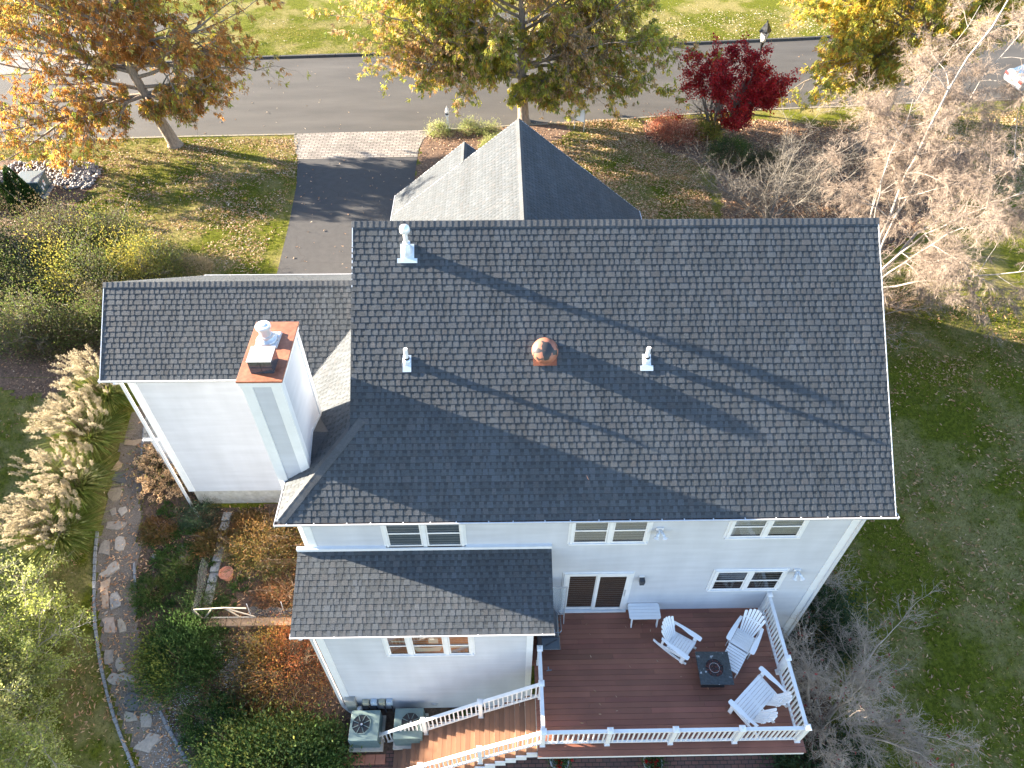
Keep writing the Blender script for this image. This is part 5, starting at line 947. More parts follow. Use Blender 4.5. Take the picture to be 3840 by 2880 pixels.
# plumed ornamental grasses
def plume_grass(x,y,r,h_,label,seed,np_=100,lean=(-.05,-.05)):
    rg=np.random.default_rng(seed); t=thing('ornamental_grass',label,'grass clump',(x,y,g(x,y)),group='plumed grass clumps along the garden path'); n=2600; V=[];C=[];F=[]
    a=rg.uniform(0,6.283,n); o=rg.uniform(0,.35,n)*r; sp=rg.uniform(.25,1.0,n)**.8; L_=h_*rg.uniform(.6,1.0,n); K=5; w_=rg.uniform(.010,.018,n)
    pts=[]
    for k in range(K):
        f=k/(K-1); rad_=o+sp*r*1.15*(f**1.6); z=L_*(f-.42*sp*f**2.4)*.9; pts.append(np.stack([np.cos(a)*rad_+lean[0]*.5*f*f,np.sin(a)*rad_+lean[1]*f*f,np.maximum(z,.02)],1))
    pts=np.stack(pts,1); sd=np.stack([-np.sin(a),np.cos(a),np.zeros(n)],1)[:,None,:]; ww=(w_[:,None]*np.array([1,1,.9,.6,.1])[None,:])[:,:,None]; Lf=pts-sd*ww; Rt=pts+sd*ww
    V=np.stack([Lf,Rt],2).reshape(-1,3); base=np.arange(n)[:,None]*(2*K); F=np.concatenate([base+np.array([[2*k,2*k+1,2*k+3,2*k+2]]) for k in range(K-1)],0)
    col=np.repeat(palette(pts[:,2],[(.12,.19,.03),(.19,.27,.045),(.34,.31,.09),(.09,.15,.025)],rg,scale=2,jit=.25),2*K,0)
    link('blades',npmesh('blades',V,F,col),M['leaf'],t)
    P=[];Dd=[];cc=[]; S=[]
    for i in range(np_):
        a_=rg.uniform(0,6.283); s_=rg.uniform(.1,.95); tip=np.array([math.cos(a_)*r*s_*1.0+lean[0],math.sin(a_)*r*s_*1.0+lean[1],h_*rg.uniform(.9,1.15)*(1-.15*s_)]); d=nrm(np.array([lean[0]*1.5+math.cos(a_)*.3,lean[1]+math.sin(a_)*.3,.55])); S.append((math.cos(a_)*r*.2,math.sin(a_)*r*.2,.1,*(tip-d*.05),.006,.003,0))
        m_=70; f=rg.uniform(0,1,m_); ctr=tip+np.outer(f,d)*.34+np.outer(f**2,[-.09,0,-.07]); P.append(ctr+rg.normal(size=(m_,3))*.016); Dd.append(d*.7+rg.normal(size=(m_,3))*.42+np.array([-.25,0,-.15])); cc.append(np.array([.47,.40,.27])*rg.uniform(.8,1.12)*np.ones((m_,3)))
    segmesh('stalks',S,M['stem'],t,3); leafmesh('plumes',np.concatenate(P),np.concatenate(Dd),.085,.20,np.concatenate(cc),t,M['leaf'],rg=rg)
plume_grass(-16.3,8.8,1.2,1.7,'cream plumed grass clump closest to the left wing corner',101); plume_grass(-16.5,7.1,1.25,1.7,'brightest sunlit plumed grass clump, second along the path',102,np_=140); plume_grass(-16.5,5.3,1.3,1.6,'plumed grass clump, third along the path, half in shade',103,np_=110); plume_grass(-16.6,3.7,1.35,1.6,'lowest plumed grass clump, next to the lime green tree',104,np_=170)
# dried hydrangea: round flower heads
def hydrangea():
    rg=np.random.default_rng(33); c=(-13.35,6.15); t=thing('hydrangea','dried hydrangea bush with tan flower heads against the left wing wall','shrub',(*c,g(*c))); S=[];P=[];Dd=[];cc=[]
    for i in range(230):
        q=nrm(rg.normal(size=3)); q[2]=abs(q[2])*.9; h=q*np.array([1.25,1.55,1.4])*rg.uniform(.6,1); S.append((0,0,0,*h,.008,.005,0)); m_=60; v=nrm(rg.normal(size=(m_,3))); rad_=rg.uniform(.07,.115); P.append(h+v*rad_); Dd.append(np.cross(v,rg.normal(size=(m_,3)))+v*.3); k=rg.uniform(.75,1.15); cc.append(np.ones((m_,3))*np.array([.62,.43,.25])*k*rg.uniform(.75,1.2,(m_,1)))
    segmesh('stems',S,M['stem'],t,3); leafmesh('flower_heads',np.concatenate(P),np.concatenate(Dd),.05,.8,np.concatenate(cc),t,M['leaf'],rg=rg)
    P=rg.normal(size=(1200,3))*np.array([.55,.65,.3])+np.array([0,0,.5]); leafmesh('leaves',P,rg.normal(size=P.shape),.12,.5,palette(P,[(.16,.09,.04),(.10,.11,.03)],rg),t,M['leaf'],rg=rg)
hydrangea()
shrub('shrub','dark green feathery shrub at the foot of the left wing corner','shrub',(-11.9,4.35),(.75,.6,.8),5200,.055,.3,[(.02,.05,.02),(.04,.08,.04),(.10,.15,.09),(.02,.05,.02)],110,ncl=90)
shrub('shrub','large low dark green bush in the middle of the garden','shrub',(-11.65,0.0),(1.35,1.5,1.1),20000,.095,.36,[(.06,.11,.03),(.08,.15,.04),(.12,.20,.06),(.05,.10,.03),(.09,.15,.045),(.22,.25,.05)],111,ncl=170,up=1.3)
shrub('shrub','leafy green bush beside the left end of the tan wall','shrub',(-11.3,.5),(.8,.7,.7),7000,.095,.36,[(.06,.11,.03),(.10,.16,.045),(.08,.13,.04)],130,ncl=70,up=.5)
shrub('shrub','low green ground cover between the fence frame and the stone steps','shrub',(-11.5,1.9),(.9,1.0,.35),2600,.12,.16,[(.06,.11,.03),(.10,.16,.05),(.2,.22,.08)],112,ncl=60,up=.7,stems=4)
shrub('shrub','feathery brown and olive asparagus like plant above the small fence','shrub',(-9.7,3.3),(1.35,1.1,1.0),17000,.10,.16,[(.24,.13,.045),(.17,.13,.035),(.10,.12,.03),(.26,.12,.055),(.12,.15,.03)],113,ncl=130,stems=24,stemmat='twig',up=.2)
shrub('shrub','feathery rust brown plant beside the extension roof edge','shrub',(-7.7,3.2),(1.4,1.1,1.0),17000,.10,.16,[(.22,.10,.04),(.17,.10,.035),(.10,.12,.03),(.24,.11,.05)],114,ncl=130,stems=24,stemmat='twig',up=.2)
shrub('shrub','thin reddish brown plant inside the fenced bed','shrub',(-8.2,1.75),(1.6,.7,.6),11000,.10,.16,[(.26,.11,.05),(.13,.10,.04),(.10,.11,.03)],118,ncl=80,stems=30,stemmat='twig',up=.2)
shrub('shrub','orange red shrub with fine leaves against the extension corner','shrub',(-8.4,-.35),(1.8,1.45,1.25),20000,.055,.5,[(.24,.075,.03),(.26,.13,.035),(.24,.19,.04),(.15,.055,.03),(.12,.12,.035)],115,ncl=150,up=.9,stems=60,stemmat='stem')
shrub('shrub','glossy green bush with yellow leaves at the bottom left of the air conditioners','shrub',(-8.4,-2.75),(2.2,1.25,1.25),26000,.125,.40,[(.13,.21,.055),(.18,.27,.07),(.10,.17,.05),(.27,.33,.11),(.14,.21,.07),(.48,.45,.10),(.15,.24,.06)],116,ncl=160,up=1.3)
shrub('shrub','small green bush between the red shrub and the gravel path','shrub',(-10.2,-1.9),(1.1,.9,.9),8000,.095,.36,[(.06,.12,.035),(.08,.13,.04),(.13,.18,.05)],117,ncl=80,up=1.2)
rg=np.random.default_rng(44)
for i,(x,y) in enumerate(((-13.2,4.6),(-12.6,3.9),(-12.9,3.2),(-11.9,3.2),(-13.2,2.3),(-12.5,2.2),(-11.6,2.9),(-3.0,-1.85),(-2.3,-1.8),(-13.4,3.6),(-13.1,2.9),(-12.3,3.3),(-12.0,2.5),(-13.3,1.5),(-12.6,1.6),(-12.2,4.0),(-11.7,1.5),(-10.6,1.6),(-10.2,2.1),(-7.4,2.0),(-9.3,-1.2))):
    shrub('weed','small low green weed growing in the garden soil','plant',(x,y),(.36,.32,.15),420,.10,.33,[(.06,.12,.03),(.10,.17,.04)],120+i,ncl=14,stems=0,group='weeds in the garden soil')

p_=G(415*1.736,582*1.736); shrub('ornamental_grass','small tan grass tuft between the left shrubs and the driveway','grass clump',(float(p_[0]),float(p_[1])),(1.0,.6,.8),3500,.14,.1,[(.42,.33,.2),(.34,.27,.15),(.2,.2,.08)],131,ncl=60,up=1.0,stems=0)

for i,(x,y,l,pl) in enumerate(((-13.3,3.9,'low green and rust plant at the upper left of the soil bed',0),(-12.4,2.7,'low leafy plant in the middle of the soil bed',1),(-11.5,3.6,'rusty feathery plant beside the line of grey blocks',0),(-13.2,2.0,'strappy green plant above the large green bush',1),(-10.3,4.1,'straggly brown plant at the foot of the foundation',0),(-7.4,4.2,'low tangled plant under the hipped roof corner',1),(-9.2,-1.4,'olive and red plant between the gravel and the extension',0))):
    shrub('shrub',l,'shrub',(x,y),(.62,.55,.35),2600,.11,.2,([(.30,.16,.06),(.14,.14,.04),(.24,.13,.05)] if pl==0 else [(.09,.15,.04),(.14,.2,.05),(.2,.18,.06)]),140+i,ncl=50,up=.6,stems=10,stemmat='twig')
# ================================================================ STONES
def cA(a,b): return 330+a*.36166,1500+b*.36166
def cB(a,b): return 300+a*.27125,2050+b*.27125
def cC(a,b): return 380+a*.27125,2480+b*.27125
TANC,PALE,GREY,SLATE=(.24,.19,.14),(.27,.25,.225),(.19,.175,.16),(.075,.08,.09)
STN=[(cA,[(375,470),(390,420),(470,425),(560,410),(580,430),(500,485)],TANC,'long tan stepping stone farthest up the garden path'),
(cA,[(245,740),(280,690),(320,635),(365,665),(350,700),(300,745)],(.28,.21,.14),'small golden stepping stone above the dark slate one'),
(cA,[(250,840),(290,755),(370,760),(435,800),(385,865),(320,865)],SLATE,'dark slate stepping stone beside the dried hydrangea'),
(cA,[(205,980),(235,925),(370,910),(335,1030),(260,1060),(215,1020)],(.19,.165,.13),'broad brown stepping stone just below the dark slate one'),
(cA,[(230,1150),(290,1120),(300,1190),(250,1210)],GREY,'small grey stepping stone half under the plumed grass'),
(cA,[(315,1160),(330,1125),(395,1110),(415,1160),(350,1210)],PALE,'small pale stepping stone right of the grass plumes'),
(cA,[(185,1340),(205,1270),(330,1260),(410,1280),(380,1320),(310,1355)],GREY,'wide grey stepping stone at the foot of the plumed grass'),
(cA,[(110,1600),(140,1500),(180,1455),(228,1465),(225,1620),(160,1600)],GREY,'wedge shaped grey stepping stone on the left of a pair'),
(cA,[(280,1550),(285,1450),(320,1415),(380,1425),(395,1500),(370,1560),(320,1575)],PALE,'oval pale stepping stone on the right of the wedge shaped one'),
(cB,[(265,395),(370,330),(410,260),(490,205),(550,250),(550,310),(430,400),(340,430)],PALE,'large slanted pale stepping stone pointing up to the right'),
(cB,[(290,500),(400,445),(430,460),(390,600),(405,700),(405,860),(315,865),(285,580)],(.28,.22,.17),'tall narrow tan stepping stone beside the cobble edging'),
(cB,[(415,720),(440,660),(520,625),(575,720),(570,820),(430,880)],(.20,.20,.20),'blue grey stepping stone right of the tall tan one'),
(cB,[(305,1020),(370,985),(470,980),(510,1180),(480,1200),(345,1190),(340,1090)],(.26,.22,.195),'square pinkish stepping stone left of the green bush'),
(cB,[(520,1020),(580,1000),(630,1060),(650,1180),(555,1200)],(.22,.205,.175),'stepping stone partly covered by the edge of the green bush'),
(cB,[(335,930),(390,895),(380,920),(345,945)],PALE,'tiny stepping stone chip in the middle of the path'),
(cB,[(345,1500),(355,1430),(470,1430),(465,1600),(400,1640),(345,1630)],GREY,'mottled grey stepping stone under the lime green twigs'),
(cC,[(200,60),(205,0),(245,-60),(290,-40),(350,100),(320,130),(260,145),(215,110)],(.22,.21,.19),'rounded grey stepping stone above the boomerang shaped one'),
(cC,[(75,260),(120,190),(180,165),(240,185),(330,150),(420,190),(470,215),(480,260),(430,295),(310,260),(190,335),(110,300)],(.22,.21,.195),'wide boomerang shaped stepping stone'),
(cC,[(310,590),(330,500),(390,435),(470,435),(560,490),(540,620),(480,705),(400,690),(330,650)],SLATE,'round dark grey stepping stone, largest of the lower path'),
(cC,[(320,765),(345,695),(475,720),(515,820),(400,840),(350,840)],(.20,.19,.17),'grey stepping stone tucked under the round dark one'),
(cC,[(555,720),(640,720),(700,750),(710,810),(690,915),(555,915),(545,830)],(.21,.20,.185),'upright grey stepping stone near the right hand cobbles'),
(cC,[(445,1210),(490,1160),(610,1080),(640,1020),(700,990),(820,1020),(850,1080),(720,1180),(670,1275)],(.21,.20,.185),'lowest stepping stone, long and pale with a pointed left end')]
rq=random.Random(9)
for f_,poly,c,l in STN:
    P=[G(*f_(*q)) for q in poly]; cx=sum(p[0] for p in P)/len(P); cy=sum(p[1] for p in P)/len(P); P2=[]
    for i in range(len(P)):
        p,q=P[i],P[(i+1)%len(P)]; P2.append((p[0],p[1])); P2.append(((p[0]+q[0])/2+rq.uniform(-.012,.012),(p[1]+q[1])/2+rq.uniform(-.012,.012)))
    b=MB(); b.cur=(c[0]*1.45,c[1]*1.32,c[2]*1.2); n=len(P2); loc=(cx,cy,g(cx,cy)); lay=[(1.0,-.02),(1.0,.038),(.965,.055)]; vs=[]
    for s_,h_ in lay: vs+=[((x-cx)*s_,(y-cy)*s_,g(x,y)-loc[2]+h_+(rq.uniform(-.004,.004) if h_>.05 else 0)) for x,y in P2]
    vs.append((0,0,.06)); area=sum(P2[i][0]*P2[(i+1)%n][1]-P2[(i+1)%n][0]*P2[i][1] for i in range(n)); k=3*n
    fs=[(j*n+i,j*n+(i+1)%n,(j+1)*n+(i+1)%n,(j+1)*n+i) for j in range(2) for i in range(n)]+[(2*n+i,2*n+(i+1)%n,k) for i in range(n)]
    if area<0: fs=[f[::-1] for f in fs]
    b.pts(vs,fs); o=b.build('stepping_stone',M['stone'],col=True); o.location=loc; tag(o,l,'stepping stone','stepping stones along the garden path')
def cobbles(line,seed,label,group,wd=.10):
    r=random.Random(seed); P=[]
    for (x0,y0),(x1,y1) in zip(line[:-1],line[1:]):
        L_=math.hypot(x1-x0,y1-y0); n=max(1,round(L_/.03)); P+=[(x0+(x1-x0)*i/n,y0+(y1-y0)*i/n) for i in range(n)]
    P.append(line[-1]); i=0
    while i<len(P)-3:
        ln=r.randint(6,9); j=min(i+ln,len(P)-1); (x0,y0),(x1,y1)=P[i],P[j]; cx,cy=(x0+x1)/2,(y0+y1)/2; L_=math.hypot(x1-x0,y1-y0)/2-.010; a=math.atan2(y1-y0,x1-x0); slope=(g(x1,y1)-g(x0,y0))/(2*L_+.02); w_=wd*r.uniform(.42,.55); h_=r.uniform(.06,.085)
        b=MB(); B0=[(-L_,-w_,-.05-slope*L_),(L_,-w_,-.05+slope*L_),(L_,w_,-.05+slope*L_),(-L_,w_,-.05-slope*L_)]; j_=lambda: r.uniform(-.006,.006)
        b.hexa(B0,[(x*.97+j_(),y_*.9+j_(),z+.05+h_) for x,y_,z in B0]); o=b.build('edging_cobble',M['cobble'],bevel=.012); o.location=(cx,cy,g(cx,cy)); o.rotation_euler=(0,0,a); tag(o,label,'cobble',group); i=j
GP=lambda L_: [tuple(G(a*1.736,c*1.736)[:2]) for a,c in L_]
cobbles(GP([(211,1150),(206,1200),(204,1250),(204,1300),(206,1350),(212,1400),(220,1445),(231,1495),(245,1543),(262,1592),(282,1640),(300,1690)]),1,'small grey granite cobble in the row edging the lawn side of the path','cobbles edging the lawn side of the path')
cobbles(GP([(290,1215),(292,1240),(294,1275)]),2,'small grey cobble in the short row above the green bush','cobbles above the green bush',.08)
cobbles(GP([(345,1535),(362,1570),(385,1610),(408,1650),(425,1690)]),3,'small grey cobble in the lower row on the garden side of the path','cobbles on the garden side of the path')
cobbles(GP([(312,925),(306,985),(304,1010)]),4,'small grey cobble in the sunken row near the hydrangea','cobbles near the hydrangea',.07)
def rock(x,y,s,c,label,seed,group='rocks in the garden soil',flat_=.6):
    r=random.Random(seed); import bmesh; bm=bmesh.new(); bmesh.ops.create_icosphere(bm,subdivisions=2,radius=1)
    k=[Vector((r.gauss(0,1),r.gauss(0,1),r.gauss(0,1))) for _ in range(4)]
    for v in bm.verts: v.co*=1+.13*sum(math.sin(v.co.dot(q)*1.6+i) for i,q in enumerate(k))/1.6; v.co=Vector((v.co.x*s[0],v.co.y*s[1],v.co.z*s[0]*flat_))
    me=D.meshes.new('rock'); bm.to_mesh(me); bm.free(); a=me.attributes.new('Col','FLOAT_COLOR','POINT')
    for d_ in a.data: d_.color=(*c,1)
    for p in me.polygons: p.use_smooth=True
    o=link('rock',me,M['stone']); o.location=(x,y,g(x,y)+s[0]*flat_*.35); o.rotation_euler=(0,0,r.uniform(0,3)); tag(o,label,'rock',group)
for i,(q,s,l) in enumerate((((625,1365),(.13,.17),'tan rock on the left of a group of three'),((795,1360),(.12,.16),'tan rock at the top right of the group of three'),((740,1415),(.15,.12),'tan rock at the bottom of the group of three'),((585,1460),(.10,.08),'small flat tan rock lowest left of the soil bed'),((912,1140),(.09,.12),'orange tan rock beside the dark feathery shrub'),((1050,1597),(.08,.11),'upright tan rock near the olive plant'),((685,1620),(.08,.10),'small grey rock among fallen leaves'),((985,1517),(.05,.05),'tiny white pebble like rock in the weeds'))):
    p=G(*cA(*q)); rock(p[0],p[1],s,(.28,.21,.14) if i<6 else (.35,.32,.27),l,200+i)
p=G(*cB(1430,180)); rock(p[0],p[1],(.2,.09),(.22,.20,.19),'long dark flat rock near the olive plant',230)
# river stones round the transformer
b=MB(); r=random.Random(3)
for _ in range(900):
    x=r.uniform(-28.6,-22.6); y=r.uniform(23.2,25.9); 
    if (x+25.6)**2/9.5+(y-24.7)**2/1.9>1 and not (x+23.2)**2/.5+(y-23.6)**2/.9<1: continue
    s=r.uniform(.05,.13); q=r.uniform(.55,1.1); b.cur=(.25*q,.225*q,.21*q); c=Vector((x,y,-.28+s*.3)); o=[Vector((r.gauss(0,1),r.gauss(0,1),r.gauss(0,.5))).normalized() for _ in range(3)]
    X=Vector((s,0,0)); Y=Vector((0,s*.8,0)); Z=Vector((0,0,s*.6)); w_=r.uniform(0,3); X.rotate(Matrix.Rotation(w_,3,'Z')); Y.rotate(Matrix.Rotation(w_,3,'Z'))
    ring=[c+X*math.cos(t)+Y*math.sin(t) for t in [k*math.pi/3 for k in range(6)]]; up=[c+(X*math.cos(t)+Y*math.sin(t))*.6+Z for t in [k*math.pi/3 for k in range(6)]]
    b.pts(ring+up+[c+Z*1.25],[(k,(k+1)%6,6+(k+1)%6,6+k) for k in range(6)]+[(6+k,6+(k+1)%6,12) for k in range(6)])
tag(b.build('river_stones',mat('river_stone',attr=True,rough=.6),smooth=True,col=True),'bed of grey and white river stones round the transformer','stones',kind='stuff')
b=MB(); r=random.Random(5)
for _ in range(2600):
    k=r.choice([0,0,1,2,2,3]); cx,cy,sx_,sy_=[(-10.05,-.35,.35,.35),(-11.7,-2.4,.6,.8),(-10.4,-1.7,.5,.4),(-11.4,-1.2,.35,.5)][k]; x,y=r.gauss(cx,sx_*.7),r.gauss(cy,sy_*.7); s=r.uniform(.012,.03); z=g(x,y)+.015; a=r.uniform(0,3); q=r.uniform(.5,1.2); b.cur=(.5*q,.5*q,.5*q)
    b.pts([(x+s*math.cos(a+t),y+s*.6*math.sin(a+t),z+s*.3*(t%3)) for t in (0,1.57,3.14,4.71)],[(0,1,2,3)])
tag(b.build('white_gravel',mat('white_gravel',attr=True,rough=.7),col=True),'scattered white gravel chips in the garden','gravel',kind='stuff')
# retaining walls
tan=mat('tan_wall_block',(.34,.22,.13),.85,var=.2,scale=5,bump=.4); wood=mat('weathered_timber',(.26,.17,.10),.85,var=.3,scale=4,stretch=(.4,3,3),bump=.3)
zt=-2.28
t=thing('retaining_wall','low tan block retaining wall running to the extension','wall',(-9,.85,zt))
r=random.Random(8); x=-11.35
while x<-6.5:
    w_=.46; b=MB(); b.box((x+9,-.13,-.09),(x+9+w_-.012,.14,.0)); b.build('cap_stone',tan,t,bevel=.012); x+=w_
for k in range(4):
    x=-11.3-(k%2)*.12
    while x<-6.5: b=MB(); b.box((x+9,-.085-.012*(3-k)*0,-.09-.105*(k+1)+.004),(x+9+.30,.12,-.09-.105*k)); b.build('wall_block',mat('dark_wall_block',(.16,.115,.08),.9,var=.25,scale=5) if k==0 and x<-11.35 else tan if False else D.materials.get('dark_wall_block') or tan,t); x+=.31
t=thing('retaining_wall','timber retaining wall of the upper terrace, partly under plants','wall',(-8,2.75,-1.85))
for k in range(3): b=MB(); b.box((-1.9,-.09,-.15*(k+1)+.006),(1.6,.09,-.15*k)); b.build('timber',wood,t,bevel=.01)
t=thing('wall_column','line of grey wall blocks climbing towards the left wing','wall',(0,0,0)); r=random.Random(12)
gb=mat('grey_wall_block',(.33,.31,.28),.85,var=.2,scale=5,bump=.4)
for i in range(10):
    f=i/10; x=-11.25+.12*f; y=1.15+i*.34; z=g(x,y)+.12; b=MB(); b.box((x-.14,y,z-.3),(x+.15,y+.325,z)); b.build('wall_block',gb,t,bevel=.015)
for x,y,z,l in ((-10.75,.28,-2.55,'u'),(-10.66,-.0,-2.62,'l'),(-11.2,.02,-2.66,'k')):
    b=MB(); b.box((-.22,-.14,-.12),(.22,.14,0)); o=b.build('stone_block',gb,bevel=.02); o.location=(x,y,z); tag(o,'loose grey concrete block forming a small step below the tan wall','block','loose blocks below the tan wall')
# light frame and netting
t=thing('garden_fence','small wooden framed fence with netting on top of the tan wall','fence',(-9.2,.98,zt))
b=MB()
for p,q in (((-2.1,0,.62),(-1.1,0,.72)),((-1.1,0,.72),(-.45,0,.66)),((-2.1,0,.05),(-.3,0,.05)),((-1.1,0,.70),(-.35,0,.10)),((-1.1,0,.70),(-.8,0,.05)),((-2.1,0,.6),(-2.02,0,.05)),((-1.5,0,.68),(-1.9,0,.08))): b.bar(p,q,.035,.035,up=(0,1,0))
b.build('frame',mat('pale_lath',(.5,.42,.32),.8),t)
net=meshmat('grey_netting',(.13,.14,.14),.42)
b=MB(); V=[];n=14
for i in range(n+1): x=-.5+i*.19; V+=[(x,.03*math.sin(i),.02),(x,.10+.05*math.sin(i*1.7),.45+.05*math.sin(i*2.1))]
b.pts(V,[(2*i,2*i+1,2*i+3,2*i+2) for i in range(n)]); b.build('netting',net,t); b=MB(); V=[]
for i in range(7): y=i*.28; V+=[(-2.12+.02*math.sin(i*2),y,.05+.256*y),(-2.2+.04*math.sin(i),y,.55+.2*y)]
b.pts(V,[(2*i,2*i+1,2*i+3,2*i+2) for i in range(6)]); b.build('netting',net,t)
b=MB()
for x,y in ((-.45,0),(.6,.05),(1.6,0)): b.tube([(x,y,0),(x+.05,y+.05,.85)],.014,6)
b.build('stake',M['galv'],t)
p=G(860,2162); b=MB(); b.lathe([(.15,0),(.21,.26),(.235,.28),(.235,.33),(.21,.33),(.20,.27)],(0,0,0),24); o=b.build('flower_pot',M['terracotta'],smooth=False); o.location=(p[0],p[1]-.05,g(p[0],p[1])+.04); tag(o,'round terracotta pot in the fenced bed','flower pot')
b=MB(); b.lathe([(.19,.25),(.01,.26)],(0,0,0),20); b.build('soil',M['soil'],o)
# garden hose
hm=mat('hose_green',(.20,.24,.06),.5); b=MB(); pts=[]
for i in range(150): a=i*.33; R_=.30+.05*math.sin(i*.37); pts.append((R_*math.cos(a),R_*math.sin(a)*.9+.004*i*0-.0,.03+.10*abs(math.sin(i*.21))*(.4+i/150)))
b.tube(pts,.012,6); o=b.build('garden_hose',hm,smooth=True); o.location=(-6.75,-2.15,g(-6.75,-2.15)); tag(o,'coiled yellow green garden hose beside the left air conditioner','hose')
# bricks in front of AC
for i in range(4):
    b=MB(); b.box((-.145,-.13,-.02),(.145,.13,.05)); o=b.build('paver',M['terracotta'],bevel=.01); o.location=(-6.2+i*.30,-2.88-.0*i,g(-6,-2.88)+.02); o.rotation_euler=(0,0,random.uniform(-.03,.03)); tag(o,'red brick paver in the row in front of the left air conditioner','paver','pavers by the air conditioner')
# planters under the deck edge
def planter(x,y,label,seed,white):
    t=thing('planter',label,'planter',(x,y,g(x,y)+.02)); b=MB(); b.lathe([(.17,0),(.25,.30),(.285,.32),(.285,.35),(.25,.35),(.23,.30)],(0,0,0),26); b.build('pot',M['white'] if white else mat('planter_cream',(.5,.48,.42),.6),t); b=MB(); b.lathe([(.235,.28),(.01,.3)],(0,0,0),20); b.build('soil',M['soil'],t)
    rg=np.random.default_rng(seed); n=900; P=rg.normal(size=(n,3))*np.array([.15,.15,.07])+np.array([.03,0,.38]); leafmesh('leaves',P,rg.normal(size=(n,3))+np.array([0,0,.4]),.06,.7,palette(P,[(.05,.10,.03),(.12,.18,.05)],rg,scale=4),t,rg=rg)
    ctr=rg.normal(size=(13,3))*np.array([.13,.13,.03])+np.array([.02,0,.46]); P=np.repeat(ctr,26,0)+rg.normal(size=(13*26,3))*.02; leafmesh('flowers',P,rg.normal(size=P.shape),.035,.9,np.ones((len(P),3))*np.array([.55,.02,.02]),t,rg=rg)
p=G(2095,2850); planter(p[0],p[1]-.1,'white pot with trailing plant and red flowers below the stairs end of the deck',1,True)
p=G(2440,2858); planter(p[0],p[1]-.1,'pot crowded with red flowers on the brick patio',2,False)
# ================================================================ STREET THINGS
tg_=mat('transformer_green',(.06,.10,.10),.45,var=.08); t=thing('transformer_box','dark green grey transformer box with two white labels','utility box',(-25.2,23.1,-.3),math.radians(4))
b=MB(); b.hexa([(-.55,-.5,.0),(.55,-.5,0),(.55,.5,0),(-.55,.5,0)],[(-.55,-.5,.72),(.55,-.5,.72),(.55,.5,.80),(-.55,.5,.80)]); b.build('cabinet',tg_,t,bevel=.02)
b=MB(); b.hexa([(-.58,-.53,.72),(.58,-.53,.72),(.58,.53,.80),(-.58,.53,.80)],[(-.56,-.5,.76),(.56,-.5,.76),(.56,.5,.84),(-.56,.5,.84)]); b.build('lid',mat('transformer_lid',(.17,.20,.21),.35,var=.06),t,bevel=.01)
for y0,y1,z0,z1 in ((-.36,-.24,.20,.44),(-.10,.06,.30,.60)): b=MB(); b.box((.551,y0,z0),(.556,y1,z1)); b.build('warning_label',M['white'],t)
b=MB(); b.box((.557,-.08,.50),(.559,.04,.56)); b.build('warning_stripe',mat('orange_label',(.6,.12,.04),.5),t)
b=MB(); b.box((-.75,-.8,-.02),(.75,.8,.02)); b.build('pad',M['concrete'],t)
b=MB(); b.box((-.45,-.30,0),(.45,.30,.05)); o=b.build('utility_cover',mat('pale_green_lid',(.45,.50,.42),.6,var=.1),bevel=.02); o.location=(-24.1,24.95,-.3); tag(o,'flat pale green utility lid among the river stones','utility cover')
b=MB(); b.lathe([(.28,0),(.28,.62),(.25,.75),(.1,.83),(.02,.84)],(0,0,0),20); o=b.build('utility_pedestal',mat('pedestal_green',(.12,.22,.18),.5),smooth=True); o.location=(-28.1,23.9,-.3); tag(o,'rounded green utility pedestal at the left edge','utility pedestal')
# yard sign: blank toward the house
t=thing('yard_sign','white yard sign on a thin post beside the kerb','sign',(2.95,29.2,-.3),math.radians(-38)); b=MB(); b.box((-.34,-.012,.58),(.34,.012,1.30)); b.build('panel',mat('sign_white',(.8,.84,.88),.4),t); b=MB(); b.box((-.34,-.02,0),(-.31,.02,1.3)); b.box((.31,-.02,0),(.34,.02,1.3)); b.build('post',M['galv'],t)
t=thing('mailbox','white mailbox on a white post between pale shrubs at the kerb','mailbox',(-4.55,29.35,-.3)); b=MB(); b.box((-.055,-.055,0),(.055,.055,.98)); b.build('post',M['white'],t); b=MB(); b.box((-.09,-.09,0),(.09,.09,.14)); b.build('post_skirt',M['white'],t)
b=MB(); b.hexa([(-.10,-.26,.92),(.10,-.26,.92),(.10,.26,.92),(-.10,.26,.92)],[(-.10,-.26,1.10),(.10,-.26,1.10),(.10,.26,1.10),(-.10,.26,1.10)]); b.tube([(0,-.26,1.10),(0,.26,1.10)],.10,16); b.build('box',M['white'],t); b=MB(); b.hexa([(-.07,-.07,1.18),(.07,-.07,1.18),(.07,.07,1.18),(-.07,.07,1.18)],[(-.01,-.01,1.42),(.01,-.01,1.42),(.01,.01,1.42),(-.01,.01,1.42)]); b.build('finial',M['white'],t)
# street lamp
t=thing('street_lamp','black lantern street lamp rising behind the crimson maple','street lamp',(13.0,31.2,-.3)); t.scale=(1.42,1.42,1.42); b=MB(); b.lathe([(.10,0),(.10,.25),(.055,.35),(.048,2.75),(.06,2.8),(.09,2.9)],(0,0,0),14); b.build('pole',M['black'],t,smooth=False)
b=MB(); b.lathe([(.11,2.92),(.19,3.28)],(0,0,0),4); b.build('lantern_glass',mat('frosted_lamp',(.62,.6,.55),.3),t); b=MB(); b.lathe([(.24,3.28),(.24,3.31),(.13,3.50),(.05,3.60),(.02,3.70)],(0,0,0),4); b.build('lantern_roof',M['black'],t)
b=MB()
for k in range(4): a=k*math.pi/2; b.bar((.11*math.cos(a),.11*math.sin(a),2.92),(.195*math.cos(a),.195*math.sin(a),3.28),.018,.018)
b.build('lantern_frame',M['black'],t)
